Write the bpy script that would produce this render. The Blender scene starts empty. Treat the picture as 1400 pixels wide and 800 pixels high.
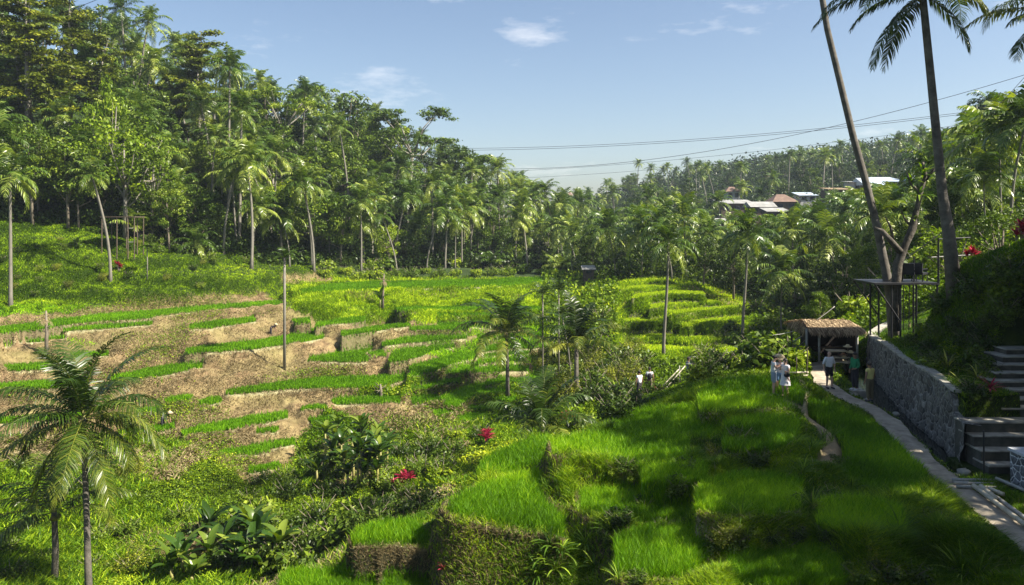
import bpy, bmesh, math, random
import numpy as np
from mathutils import Vector, Matrix, Quaternion
R = math.radians
rng = np.random.default_rng(7)
random.seed(7)
scene = bpy.context.scene
COL = scene.collection

# ------------------------------------------------------------------ camera, sky, sun, exposure
FPX, CX, HY = 1050.0, 700.0, 300.0          # focal length in photo pixels, centre column, horizon row
cam_d = bpy.data.cameras.new('camera'); cam = bpy.data.objects.new('camera', cam_d); COL.objects.link(cam)
cam_d.sensor_width = 36; cam_d.lens = 36 * FPX / 1400; cam_d.shift_y = -(400 - HY) / 1400
cam_d.clip_start = 0.1; cam_d.clip_end = 12000
cam.location = (0, 0, 0); cam.rotation_euler = (R(90), 0, 0)
scene.camera = cam
SUN_AZ, SUN_EL = R(108), R(47)                # azimuth clockwise from +Y
world = bpy.data.worlds.new('World'); scene.world = world; world.use_nodes = True
wn, wl = world.node_tree.nodes, world.node_tree.links
bg = wn['Background']
sky = wn.new('ShaderNodeTexSky'); sky.sky_type = 'NISHITA'; sky.sun_disc = False
sky.sun_elevation = SUN_EL; sky.sun_rotation = SUN_AZ
sky.altitude = 300; sky.air_density = 1.0; sky.dust_density = 1.9; sky.ozone_density = 1.1
# thin broken clouds low in the sky
tc = wn.new('ShaderNodeTexCoord'); mp = wn.new('ShaderNodeMapping'); mp.inputs['Scale'].default_value = (1.0, 1.0, 3.6)
nz = wn.new('ShaderNodeTexNoise'); nz.inputs['Scale'].default_value = 5.2; nz.inputs['Detail'].default_value = 7; nz.inputs['Roughness'].default_value = 0.62
mp.inputs['Location'].default_value = (0.9, 0.3, 0.1)
cr = wn.new('ShaderNodeValToRGB'); cr.color_ramp.elements[0].position = 0.60; cr.color_ramp.elements[1].position = 0.80
cr.color_ramp.elements[1].color = (0.42, 0.42, 0.42, 1)
mx = wn.new('ShaderNodeMix'); mx.data_type = 'RGBA'
wl.new(tc.outputs['Generated'], mp.inputs['Vector']); wl.new(mp.outputs[0], nz.inputs['Vector']); wl.new(nz.outputs['Fac'], cr.inputs[0])
wl.new(cr.outputs[0], mx.inputs['Factor']); wl.new(sky.outputs[0], mx.inputs['A']); mx.inputs['B'].default_value = (10.0, 9.6, 9.3, 1)
wl.new(mx.outputs['Result'], bg.inputs['Color'])
bg.inputs['Strength'].default_value = 0.062
sun_d = bpy.data.lights.new('sun', 'SUN'); sun_d.energy = 5.0; sun_d.angle = R(0.53); sun_d.color = (1.0, 0.92, 0.80)
sun = bpy.data.objects.new('sun', sun_d); COL.objects.link(sun)
SD = Vector((math.sin(SUN_AZ) * math.cos(SUN_EL), math.cos(SUN_AZ) * math.cos(SUN_EL), math.sin(SUN_EL)))
sun.rotation_euler = SD.to_track_quat('Z', 'Y').to_euler(); sun.location = (40, -10, 60)
vs = scene.view_settings
vs.view_transform = 'Standard'; vs.look = 'None'; vs.gamma = 1; vs.exposure = 1.4; vs.use_curve_mapping = False
cy = scene.cycles
cy.max_bounces = 6; cy.diffuse_bounces = 2; cy.glossy_bounces = 2; cy.transmission_bounces = 4; cy.transparent_max_bounces = 6
cy.volume_bounces = 0; cy.caustics_reflective = False; cy.caustics_refractive = False
try:
    cy.use_denoising = True; cy.denoiser = 'OPENIMAGEDENOISE'
except Exception: pass

# ------------------------------------------------------------------ helpers
def P(px, py, D):                            # the point seen at a photo pixel, D metres ahead
    return Vector(((px - CX) / FPX * D, D, (HY - py) / FPX * D))
def PZ(px, py, z):                           # ... where that sight line meets level z
    D = z * FPX / (HY - py); return P(px, py, D)

def tag(o, label=None, cat=None, group=None, kind=None):
    if label: o['label'] = label
    if cat: o['category'] = cat
    if group: o['group'] = group
    if kind: o['kind'] = kind
    return o
def empty(name, loc=(0, 0, 0), rz=0, label=None, cat=None, group=None):
    o = bpy.data.objects.new(name, None); COL.objects.link(o); o.location = loc; o.rotation_euler = (0, 0, rz)
    o.empty_display_size = 0.2
    return tag(o, label, cat, group)
def mesh_np(name, V, F, mats=None, attr=None, smooth=False, mat_idx=None):
    """V (n,3); F list of (k,m) int arrays"""
    me = bpy.data.meshes.new(name)
    V = np.asarray(V, np.float32)
    if isinstance(F, np.ndarray): F = [F]
    tot = sum(f.size for f in F); npoly = sum(len(f) for f in F)
    me.vertices.add(len(V)); me.vertices.foreach_set('co', V.ravel())
    me.loops.add(tot); me.polygons.add(npoly)
    me.loops.foreach_set('vertex_index', np.concatenate([f.ravel() for f in F]).astype(np.int32))
    sizes = np.concatenate([np.full(len(f), f.shape[1]) for f in F])
    starts = np.concatenate([[0], np.cumsum(sizes)[:-1]]).astype(np.int32)
    me.polygons.foreach_set('loop_start', starts)
    if smooth: me.polygons.foreach_set('use_smooth', np.ones(npoly, bool))
    if mat_idx is not None: me.polygons.foreach_set('material_index', mat_idx.astype(np.int32))
    me.update(calc_edges=True)
    if attr is not None:
        for k, v in attr.items():
            if v.ndim == 1:
                a = me.attributes.new(k, 'FLOAT', 'POINT'); a.data.foreach_set('value', v.astype(np.float32))
            else:
                a = me.attributes.new(k, 'FLOAT_COLOR', 'POINT')
                c = np.ones((len(v), 4), np.float32); c[:, :v.shape[1]] = v; a.data.foreach_set('color', c.ravel())
    for m in (mats or []): me.materials.append(m)
    return me
def link(name, me, parent=None, loc=None):
    o = bpy.data.objects.new(name, me); COL.objects.link(o)
    if parent: o.parent = parent
    if loc is not None: o.location = loc
    return o
class MB:                                    # a small mesh builder: boxes, tubes, quads -> ONE mesh
    def __init__(s): s.V = []; s.F = []
    def add(s, V, F):
        n = len(s.V); s.V += [tuple(v) for v in V]; s.F += [tuple(i + n for i in f) for f in F]; return s
    def box(s, a, b, jit=0, rot=None, piv=None):
        V = [Vector((x, y, z)) for x in (a[0], b[0]) for y in (a[1], b[1]) for z in (a[2], b[2])]
        if jit: V = [v + Vector([random.uniform(-jit, jit) for _ in range(3)]) for v in V]
        if rot is not None:
            c = Vector(piv) if piv is not None else (Vector(a) + Vector(b)) / 2
            V = [rot @ (v - c) + c for v in V]
        return s.add(V, [(0, 1, 3, 2), (4, 6, 7, 5), (0, 4, 5, 1), (2, 3, 7, 6), (0, 2, 6, 4), (1, 5, 7, 3)])
    def tube(s, pts, rad, n=8, cap=True):
        pts = [Vector(p) for p in pts]
        if not hasattr(rad, '__len__'): rad = [rad] * len(pts)
        V = []; F = []; up = None
        for i, p in enumerate(pts):
            d = (pts[min(i + 1, len(pts) - 1)] - pts[max(i - 1, 0)]).normalized()
            if up is None: up = d.orthogonal().normalized()
            up = (up - d * up.dot(d)).normalized(); sd = d.cross(up)
            for k in range(n):
                a = 2 * math.pi * k / n
                V.append(p + (up * math.cos(a) + sd * math.sin(a)) * rad[i])
        for i in range(len(pts) - 1):
            for k in range(n):
                F.append((i * n + k, i * n + (k + 1) % n, (i + 1) * n + (k + 1) % n, (i + 1) * n + k))
        if cap: F += [tuple(range(n - 1, -1, -1)), tuple(range((len(pts) - 1) * n, len(pts) * n))]
        return s.add(V, F)
    def ball(s, c, r, n=10, m=7, jit=0):
        c = Vector(c); r = Vector(r) if hasattr(r, '__len__') else Vector((r, r, r)); V = []; F = []
        for i in range(m + 1):
            t = math.pi * i / m
            for k in range(n):
                a = 2 * math.pi * k / n; q = 1 + random.uniform(-jit, jit)
                V.append(c + Vector((r.x * math.sin(t) * math.cos(a), r.y * math.sin(t) * math.sin(a), r.z * math.cos(t))) * q)
        for i in range(m):
            for k in range(n): F.append((i * n + k, (i + 1) * n + k, (i + 1) * n + (k + 1) % n, i * n + (k + 1) % n))
        return s.add(V, F)
    def mesh(s, name, mat, smooth=False):
        me = bpy.data.meshes.new(name); me.from_pydata(s.V, [], s.F); me.materials.append(mat)
        if smooth:
            for p in me.polygons: p.use_smooth = True
        me.update(); return me
    def build(s, name, mat, parent=None, smooth=False):
        return link(name, s.mesh(name, mat, smooth), parent)

def hash2(ix, iy, seed=0):
    h = (ix.astype(np.int64) * 374761393 + iy.astype(np.int64) * 668265263 + seed * 1442695041) & 0xffffffff
    h = ((h ^ (h >> 13)) * 1274126177) & 0xffffffff
    return ((h ^ (h >> 16)) & 0xffff) / 65535.0
def vnoise(x, y, seed=0):
    ix = np.floor(x); iy = np.floor(y); fx = x - ix; fy = y - iy
    fx = fx * fx * (3 - 2 * fx); fy = fy * fy * (3 - 2 * fy)
    a = hash2(ix, iy, seed); b = hash2(ix + 1, iy, seed); c = hash2(ix, iy + 1, seed); d = hash2(ix + 1, iy + 1, seed)
    return (a * (1 - fx) + b * fx) * (1 - fy) + (c * (1 - fx) + d * fx) * fy
def fbm(x, y, s, oct=4, seed=0):             # about -1 .. 1
    r = 0; a = 1; t = 0
    for o in range(oct):
        r = r + a * (vnoise(x / s + 13.7 * o, y / s - 7.1 * o, seed + o) * 2 - 1); t += a; a *= .5; s *= .5
    return r / t
def smooth01(t): t = np.clip(t, 0, 1); return t * t * (3 - 2 * t)

# ------------------------------------------------------------------ materials
def new_mat(name):
    m = bpy.data.materials.new(name); m.use_nodes = True; nt = m.node_tree
    for n in list(nt.nodes): nt.nodes.remove(n)
    return m, nt.nodes, nt.links
def N(nodes, typ, **kw):
    n = nodes.new(typ)
    for k, v in kw.items():
        if k in n.inputs: n.inputs[k].default_value = v
        else: setattr(n, k, v)
    return n
def ramp(nodes, stops):
    r = nodes.new('ShaderNodeValToRGB'); e = r.color_ramp.elements
    while len(e) < len(stops): e.new(0.5)
    for i, (p, c) in enumerate(stops): e[i].position = p; e[i].color = (*c, 1)
    return r
def mixc(nodes, links, fac, a, b, mode='MIX'):
    m = nodes.new('ShaderNodeMix'); m.data_type = 'RGBA'; m.blend_type = mode
    for s, v in (('Factor', fac), ('A', a), ('B', b)):
        if hasattr(v, 'links'): links.new(v, m.inputs[s])
        else: m.inputs[s].default_value = v if s == 'Factor' else (*v, 1)
    return m.outputs['Result']
def leaf_mat(name, c1, c2, c3, rough=0.45, trans=0.35, tcol=None, attr='t', spec=0.4):
    """foliage: colour varies leaf by leaf (attribute) and plant by plant; light passes through the blades"""
    m, n, l = new_mat(name)
    deep = lambda c, k: (c[0] * k * 1.12, c[1] * k, c[2] * k * .40) if c[1] > c[0] * .9 else c
    c1, c2, c3 = deep(c1, .34), deep(c2, .80), deep(c3, 1.2); tree_ = name.startswith(('palm', 'leaf_')); spec *= .5 if tree_ else .5; trans *= .62 if tree_ else .8
    a = N(n, 'ShaderNodeAttribute'); a.attribute_name = attr
    oi = n.new('ShaderNodeObjectInfo')
    rp = ramp(n, [(0.0, c1), (0.55, c2), (1.0, c3)])
    ad = N(n, 'ShaderNodeMath', operation='MULTIPLY_ADD'); l.new(oi.outputs['Random'], ad.inputs[0]); ad.inputs[1].default_value = 0.36; l.new(a.outputs['Fac'], ad.inputs[2])
    sb = N(n, 'ShaderNodeMath', operation='SUBTRACT'); l.new(ad.outputs[0], sb.inputs[0]); sb.inputs[1].default_value = 0.18
    l.new(sb.outputs[0], rp.inputs[0])
    bs = N(n, 'ShaderNodeBsdfPrincipled', Roughness=rough); bs.inputs['Specular IOR Level'].default_value = spec
    l.new(rp.outputs[0], bs.inputs['Base Color'])
    tr = n.new('ShaderNodeBsdfTranslucent')
    tm = mixc(n, l, 1.0, rp.outputs[0], tcol or (1.7, 1.8, 0.30), 'MULTIPLY'); l.new(tm, tr.inputs[0])
    ms = n.new('ShaderNodeMixShader'); ms.inputs[0].default_value = trans
    l.new(bs.outputs[0], ms.inputs[1]); l.new(tr.outputs[0], ms.inputs[2])
    o = n.new('ShaderNodeOutputMaterial'); l.new(ms.outputs[0], o.inputs[0])
    return m
def solid(name, c, rough=0.7, noise=0.25, scale=8, bump=0.0, c2=None, metal=0, spec=0.4):
    m, n, l = new_mat(name)
    t = N(n, 'ShaderNodeTexCoord'); nz = N(n, 'ShaderNodeTexNoise', Scale=scale, Detail=5, Roughness=0.6); l.new(t.outputs['Object'], nz.inputs['Vector'])
    c2 = c2 or tuple(x * (1 - noise) for x in c); ca = tuple(min(1, x * (1 + noise * .6)) for x in c)
    rp = ramp(n, [(0.3, c2), (0.7, ca)]); l.new(nz.outputs['Fac'], rp.inputs[0])
    bs = N(n, 'ShaderNodeBsdfPrincipled', Roughness=rough, Metallic=metal); bs.inputs['Specular IOR Level'].default_value = spec
    l.new(rp.outputs[0], bs.inputs['Base Color'])
    if bump:
        b = N(n, 'ShaderNodeBump', Strength=bump, Distance=0.05); l.new(nz.outputs['Fac'], b.inputs['Height']); l.new(b.outputs[0], bs.inputs['Normal'])
    o = n.new('ShaderNodeOutputMaterial'); l.new(bs.outputs[0], o.inputs[0])
    return m
# ------------------------------------------------------------------ terrain
def hillD(px, py):                           # the left hillside, roughly a plane
    dx = (px - CX) / FPX; dz = (HY - py) / FPX
    return -29.7 / (dz - 0.185 + 0.09 * dx)
ctrl = []
def cp(px, py, D): p = P(px, py, D); ctrl.append((p.x, p.y, p.z))
for py in (410, 450, 500, 550, 600):
    for px in (-150, 0, 120, 250, 380, 500, 620, 720):
        if px > 600 and py > 560: continue
        cp(px, py, hillD(px, py))
for a in [(0, 650, 50), (0, 700, 45), (0, 800, 36), (-150, 700, 42), (200, 650, 51), (200, 700, 46), (200, 800, 38), (350, 750, 41), (350, 680, 49), (500, 680, 48), (400, 800, 37), (560, 640, 53), (440, 630, 55),
          (-150, 330, 88), (0, 330, 93), (0, 365, 89), (150, 365, 94), (150, 330, 98), (300, 365, 101), (300, 345, 108), (420, 375, 108), (420, 355, 122), (560, 378, 125), (700, 375, 135), (750, 360, 165),
          (100, 285, 110), (100, 200, 135), (100, 120, 170), (-200, 200, 120), (-200, 60, 170), (300, 285, 132), (300, 200, 165), (300, 150, 205), (300, 150, 320), (500, 340, 145), (500, 270, 185), (500, 215, 230), (500, 215, 400), (100, 120, 300),
          (650, 350, 165), (650, 310, 210), (650, 280, 270), (650, 270, 450), (780, 372, 150), (780, 350, 200), (740, 330, 260), (740, 305, 420), (740, 300, 700),
          (800, 390, 120), (840, 350, 180), (840, 330, 240), (860, 305, 330), (860, 266, 440), (900, 260, 600), (760, 296, 520),
          (856, 394, 101), (900, 388, 104), (890, 410, 95), (975, 410, 95), (915, 440, 88), (1010, 430, 90), (930, 470, 80), (840, 470, 82), (990, 475, 79), (1050, 470, 82), (900, 370, 125), (1000, 380, 125),
          (1000, 340, 180), (1000, 310, 230), (1000, 255, 350), (1000, 235, 430), (1000, 235, 700), (1100, 400, 110), (1100, 350, 150), (1120, 310, 190), (1120, 250, 300), (1120, 226, 400), (1150, 450, 70), (1050, 430, 95),
          (1200, 340, 120), (1200, 285, 185), (1210, 278, 200), (1250, 248, 260), (1250, 218, 330), (1300, 330, 75), (1300, 300, 110), (1320, 250, 170), (1400, 318, 55), (1400, 285, 90), (1400, 215, 140), (1400, 180, 220), (1600, 290, 60), (1600, 220, 130), (1400, 175, 500),
          (820, 560, 62), (820, 520, 70), (720, 590, 58), (760, 540, 68),
          (1180, 420, 62), (1100, 470, 60), (1150, 475, 52)]:
    cp(*a)
for w in [(-10, 30, -15.2), (-8, 38, -16), (-2, 46, -16), (6, 53, -15.5), (14, 56, -13.2), (-14, 25, -14.6), (-18, 18, -13), (-9, 20, -12.8), (22, 60, -10), (-30, 30, -17), (-30, 15, -14),
          # the near hill the camera stands on
          (0, 2, -1.9), (-6, 4, -4), (6, 4, -2.6), (0, 7, -5.4), (5, 9, -6.0), (-4, 10, -8.8), (0, 13, -8.0), (-2, 13, -9.2), (2.2, 13, -8.0), (5, 13, -7.4), (9, 12, -7.2), (12, 10, -6.5), (10, 16, -7.6), (5, 17, -7.9), (2.6, 17, -8.4), (1.2, 17, -9.0), (-3, 19, -10.7), (-5, 20.5, -11.0), (-1.5, 17, -9.9), (1, 20, -9.6), (3, 19, -8.4), (-5, 16, -11),
          (8, 20, -7.7), (3.6, 22, -7.8), (0, 22, -8.6), (-5, 25, -11), (-2, 27, -10), (1, 29, -9.0), (5, 25, -7.8), (10, 25, -7.7), (8, 30, -7.7), (12, 32, -7.8), (12, 38, -7.8), (8, 37, -8.4), (5, 34, -8.8), (8, 43, -10.0), (3, 35, -10.5), (0, 33, -11.5), (14, 44, -8), (18, 47, -7.6), (10, 48, -11.8),
          (12.5, 15, -7.4), (14, 19, -7.9), (13, 12, -7.2), (18, 46, -7.2), (24, 48, -6.5), (30, 50, -5), (30, 40, -2), (22, 52, -8), (16, 8, -4), (25, 20, -1), (30, 30, 1), (45, 30, 6), (45, 5, 4)]:
    ctrl.append(w)
ctrl = np.array(ctrl)

ys = np.concatenate([np.exp(np.linspace(math.log(1.5), math.log(9), 100, endpoint=False)),
                     np.exp(np.linspace(math.log(9), math.log(130), 680, endpoint=False)),
                     np.exp(np.linspace(math.log(130), math.log(700), 150, endpoint=False)),
                     np.exp(np.linspace(math.log(700), math.log(4000), 30))])
us = np.concatenate([np.linspace(-2.4, -0.74, 60, endpoint=False), np.linspace(-0.74, 0.74, 900, endpoint=False), np.linspace(0.74, 2.4, 60)])
NV, NU = len(ys), len(us)
U, Y = np.meshgrid(us, ys); X = U * Y
def feat(x, y): return np.stack([x / y * 1.0, np.log(y)], -1)
def tps_fit(pts):
    F = feat(pts[:, 0], pts[:, 1]); n = len(F)
    r2 = ((F[:, None] - F[None]) ** 2).sum(-1); K = np.where(r2 > 0, r2 * np.log(r2 + 1e-12) * .5, 0) + np.eye(n) * 2e-4
    A = np.zeros((n + 3, n + 3)); A[:n, :n] = K; A[:n, n] = 1; A[:n, n + 1:] = F; A[n:, :n] = A[:n, n:].T
    b = np.zeros(n + 3); b[:n] = pts[:, 2] / np.sqrt(pts[:, 1])
    w = np.linalg.solve(A, b); return F, w
TF, TW = tps_fit(ctrl)
cu = np.linspace(-2.4, 2.4, 200); cv = np.linspace(math.log(1.5), math.log(700), 160)
CU, CV = np.meshgrid(np.clip(cu, -1.2, 1.2), cv)
G = np.stack([CU, CV], -1).reshape(-1, 2)
r2 = ((G[:, None] - TF[None]) ** 2).sum(-1)
ZC = (np.where(r2 > 0, r2 * np.log(r2 + 1e-12) * .5, 0) @ TW[:-3] + TW[-3] + G @ TW[-2:]).reshape(CU.shape)
def bil(A, fi, fj):
    i = np.clip(np.floor(fi).astype(int), 0, A.shape[0] - 2); j = np.clip(np.floor(fj).astype(int), 0, A.shape[1] - 2)
    a = np.clip(fi - i, 0, 1); b = np.clip(fj - j, 0, 1)
    return (A[i, j] * (1 - b) + A[i, j + 1] * b) * (1 - a) + (A[i + 1, j] * (1 - b) + A[i + 1, j + 1] * b) * a
LY = np.log(Y)
B = bil(ZC, (np.clip(LY, cv[0], cv[-1]) - cv[0]) / (cv[1] - cv[0]), (U - cu[0]) / (cu[1] - cu[0])) * np.sqrt(np.minimum(Y, 700))
far = smooth01((Y - 450) / 500.); B = B * (1 - far) - 25 * far
# uneven ground
amp = np.clip(Y / 60, .25, 1.6)
n1 = fbm(X, Y, 9, 4, 3); n2 = fbm(X, Y, 2.4, 4, 11)
fgm = smooth01((44 - Y) / 8) * smooth01((U * Y + 8) / 6) * smooth01((Y - 9) / 5)       # the near hill is lumpy
# stepped grass banks on the near hill
hb = B + 0.7 * fbm(X, Y, 6, 3, 31)
st = 0.80; q = hb / st; fr = q - np.floor(q); stepz = (np.floor(q) + smooth01((fr - .74) / .26)) * st - 0.0
fgstep = smooth01((30 - Y) / 4) * smooth01((Y - 9) / 4) * smooth01((11.2 - X) / 2)
B = B * (1 - fgstep * .8) + (stepz - .1) * fgstep * .8
B = B + n1 * 0.35 * amp + n2 * 0.10
# green slope on the upper left: soft terraces
hl = B + 0.0; mlt = smooth01((Y - 66) / 8) * smooth01((124 - Y) / 6) * smooth01((-14 - X) / 8)
pyb = HY - FPX * B / Y
mlt = mlt * smooth01((422 - pyb) / 18)
st = 1.7; q = (hl + .05 * X) / st; fr = q - np.floor(q); B = B * (1 - mlt) + mlt * ((np.floor(q) + smooth01((fr - .74) / .26)) * st - .05 * X - .2)

# old, half-eroded steps between the paddies of the brown hillside
lst = smooth01((Y - 52) / 4) * smooth01((124 - Y) / 6) * smooth01((770 - (CX + FPX * U)) / 40) * smooth01((pyb - 414) / 12)
h2 = B + .35 * fbm(X, Y, 8, 3, 51); q = h2 / .95; frL = q - np.floor(q); Bst = (np.floor(q) + smooth01((frL - .70) / .30)) * .95 - .3
B = B * (1 - .85 * lst) + Bst * .85 * lst
treadL = lst * (1 - smooth01((frL - .55) / .15)) * smooth01(frL / .06)

# --- paddies: level sheets of rice, each [(px, py_top, py_bottom), ...] traced on its own level
PADS = []
def pad(strip, D=None, z=None, kind='rice', lip=True):
    s = np.array(strip, float)
    if z is None:
        k = len(s) // 2; xm = s[k, 0]; ym = s[k, 2]
        DD = hillD(xm, ym) if D is None else D
        z = (HY - ym) / FPX * DD
    if kind == 'near': s[:, 1:] += 10
    elif kind == 'rice': s[:, 1:] += 1.5
    PADS.append((s, z, kind, lip))
for s in [
    [(-60, 460, 470), (0, 448, 455), (52, 440, 449), (100, 434, 441), (150, 429, 437), (200, 425, 434), (267, 419, 425), (325, 415, 421), (385, 411, 417)],
    [(84, 446, 452), (130, 443, 449), (170, 440, 446), (206, 438, 443)],
    [(22, 461, 469), (60, 458, 466), (94, 453, 460)],
    [(-60, 472, 480), (0, 468, 475), (24, 467, 473)],
    [(257, 445, 449), (290, 439, 448), (320, 436, 443), (348, 432, 438)],
    [(255, 477, 481), (300, 470, 480), (350, 465, 476), (390, 458, 470), (415, 451, 466), (440, 448, 462), (456, 446, 452)],
    [(153, 514, 522), (200, 504, 518), (237, 499, 511), (277, 495, 502)],
    [(422, 489, 494), (460, 483, 494), (485, 468, 494), (500, 462, 493), (505, 460, 478), (520, 455, 466), (554, 449, 455)],
    [(432, 441, 446), (465, 436, 442), (497, 433, 438)],
    [(467, 453, 459), (500, 447, 453), (530, 444, 449), (562, 441, 445)],
    [(522, 468, 472), (560, 460, 468), (600, 456, 465), (642, 455, 461)],
    [(528, 486, 494), (555, 476, 491), (590, 470, 480), (622, 468, 474)],
    [(560, 500, 515), (590, 492, 507), (625, 484, 493), (655, 480, 486)],
    [(310, 534, 539), (345, 528, 536), (400, 522, 532), (450, 516, 530), (500, 514, 529), (530, 511, 527), (556, 509, 517)],
    [(564, 545, 552), (576, 537, 552), (600, 541, 550), (604, 546, 549)],
    [(604, 541, 554), (620, 536, 557), (640, 522, 548), (665, 514, 530), (690, 515, 520)],
    [(458, 546, 552), (500, 543, 552), (547, 543, 551)],
    [(225, 546, 551), (244, 541, 549), (263, 541, 547)],
    [(274, 548, 553), (290, 543, 553), (304, 543, 549)],
    [(244, 590, 596), (300, 578, 591), (350, 569, 580), (393, 563, 570)],
    [(163, 590, 597), (200, 585, 593), (236, 580, 586)],
    [(299, 619, 626), (345, 610, 620), (404, 599, 606)],
    [(352, 588, 592), (381, 584, 589)],
    [(341, 619, 624), (373, 612, 617)],
    [(342, 641, 648), (385, 632, 638)],
    [(-60, 578, 586), (0, 572, 578), (80, 567, 574), (120, 564, 569)],
    [(-60, 528, 534), (0, 526, 533), (60, 522, 531), (120, 520, 527)],
    [(8, 501, 507), (72, 496, 504)],
    [(640, 501, 508), (690, 500, 507), (724, 500, 506)],
    [(652, 490, 495), (715, 487, 492)],
    [(622, 571, 579), (645, 565, 576), (670, 563, 570)],
    [(628, 554, 560), (674, 556, 561)],
    [(648, 533, 540), (680, 531, 538), (700, 533, 537)],
    [(652, 474, 480), (700, 470, 476), (760, 468, 474)],
    [(600, 441, 447), (650, 440, 446), (700, 440, 445)],
    [(540, 420, 424), (640, 419, 424), (745, 419, 424)],
    [(410, 558, 562), (430, 555, 561), (448, 555, 559)],
    [(560, 447, 450), (600, 445, 449), (640, 446, 449)], [(655, 458, 463), (700, 455, 461), (745, 455, 459)], [(600, 506, 511), (640, 500, 507)],
    [(566, 528, 533), (600, 520, 528), (628, 516, 521)], [(660, 520, 526), (700, 517, 524), (730, 518, 522)], [(676, 545, 552), (705, 543, 549)],
    [(590, 562, 569), (616, 560, 567)], [(505, 482, 486), (524, 478, 486)], [(660, 482, 486), (720, 479, 483)], [(400, 437, 441), (424, 434, 440)],
    [(100, 484, 488), (150, 480, 486)], [(420, 574, 578), (450, 571, 576)], [(190, 560, 564), (218, 557, 562)], [(600, 428, 431), (660, 427, 430), (720, 427, 430)],
]: pad(s)
pad([(412, 396, 401), (450, 388, 398), (500, 385, 396), (560, 384, 394), (640, 382, 392), (745, 379, 388)], D=106)
for s, D in [([(856, 393, 398), (888, 389, 395), (946, 388, 392)], 100), ([(866, 403, 409), (916, 397, 401), (964, 398, 403)], 97),
          ([(892, 417, 423), (930, 411, 416), (983, 409, 414)], 94), ([(916, 426, 432), (960, 421, 426), (1006, 417, 421)], 91),
          ([(930, 443, 449), (965, 437, 443), (1026, 431, 436)], 87), ([(862, 456, 462), (920, 457, 463), (960, 459, 465), (1004, 462, 467)], 82.5),
          ([(858, 471, 476), (910, 472, 478), (950, 475, 481), (978, 479, 484)], 78.5), ([(850, 436, 440), (880, 435, 440), (905, 435, 439)], 87)]:
    pad(s, D=D, kind='short')
# the near hill
pad([(380, 792, 830), (405, 780, 830), (450, 778, 832), (505, 782, 836), (512, 792, 836)], z=-10.9, kind='near')
pad([(516, 790, 836), (545, 780, 836), (572, 786, 836), (580, 800, 836)], z=-10.75, kind='near')
pad([(478, 736, 744), (500, 722, 742), (530, 712, 741), (560, 709, 742), (580, 712, 750)], z=-9.9, kind='near')
pad([(606, 690, 700), (625, 676, 708), (650, 666, 714), (680, 656, 720), (700, 650, 724), (732, 645, 728), (745, 690, 736), (765, 712, 738)], z=-8.85, kind='near')
pad([(655, 632, 646), (680, 612, 646), (710, 600, 640), (740, 592, 630), (756, 596, 616)], z=-9.0, kind='near', lip=False)
pad([(752, 604, 620), (790, 594, 618), (850, 590, 630), (905, 590, 638), (940, 600, 640)], z=-7.95, kind='near')
pad([(958, 530, 562), (990, 516, 560), (1040, 511, 556), (1080, 512, 556), (1100, 516, 550)], z=-7.65, kind='near')
pad([(836, 570, 588), (880, 556, 596), (940, 552, 600), (985, 556, 598)], z=-8.1, kind='near')
pad([(792, 670, 702), (850, 668, 718), (900, 672, 722), (945, 682, 708)], z=-8.6, kind='near', lip=True)
pad([(846, 742, 790), (880, 728, 796), (930, 724, 796), (968, 736, 780)], z=-8.45, kind='near')
pad([(955, 662, 700), (1000, 648, 712), (1050, 650, 712), (1092, 664, 704)], z=-7.75, kind='near')
pad([(1000, 770, 812), (1060, 756, 812), (1120, 752, 812), (1150, 765, 812)], z=-8.25, kind='near')
pad([(1118, 690, 722), (1160, 684, 736), (1210, 690, 740), (1240, 702, 732)], z=-7.75, kind='near', lip=False)
pad([(876, 640, 660), (920, 632, 664), (960, 634, 660)], z=-7.9, kind='near', lip=False)
pad([(990, 578, 612), (1040, 566, 616), (1090, 574, 610)], z=-7.5, kind='near', lip=False)
pad([(1096, 548, 560), (1120, 541, 585), (1150, 552, 655), (1190, 572, 672), (1225, 604, 676), (1262, 646, 678)], z=-8.02, kind='near', lip=False)

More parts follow.
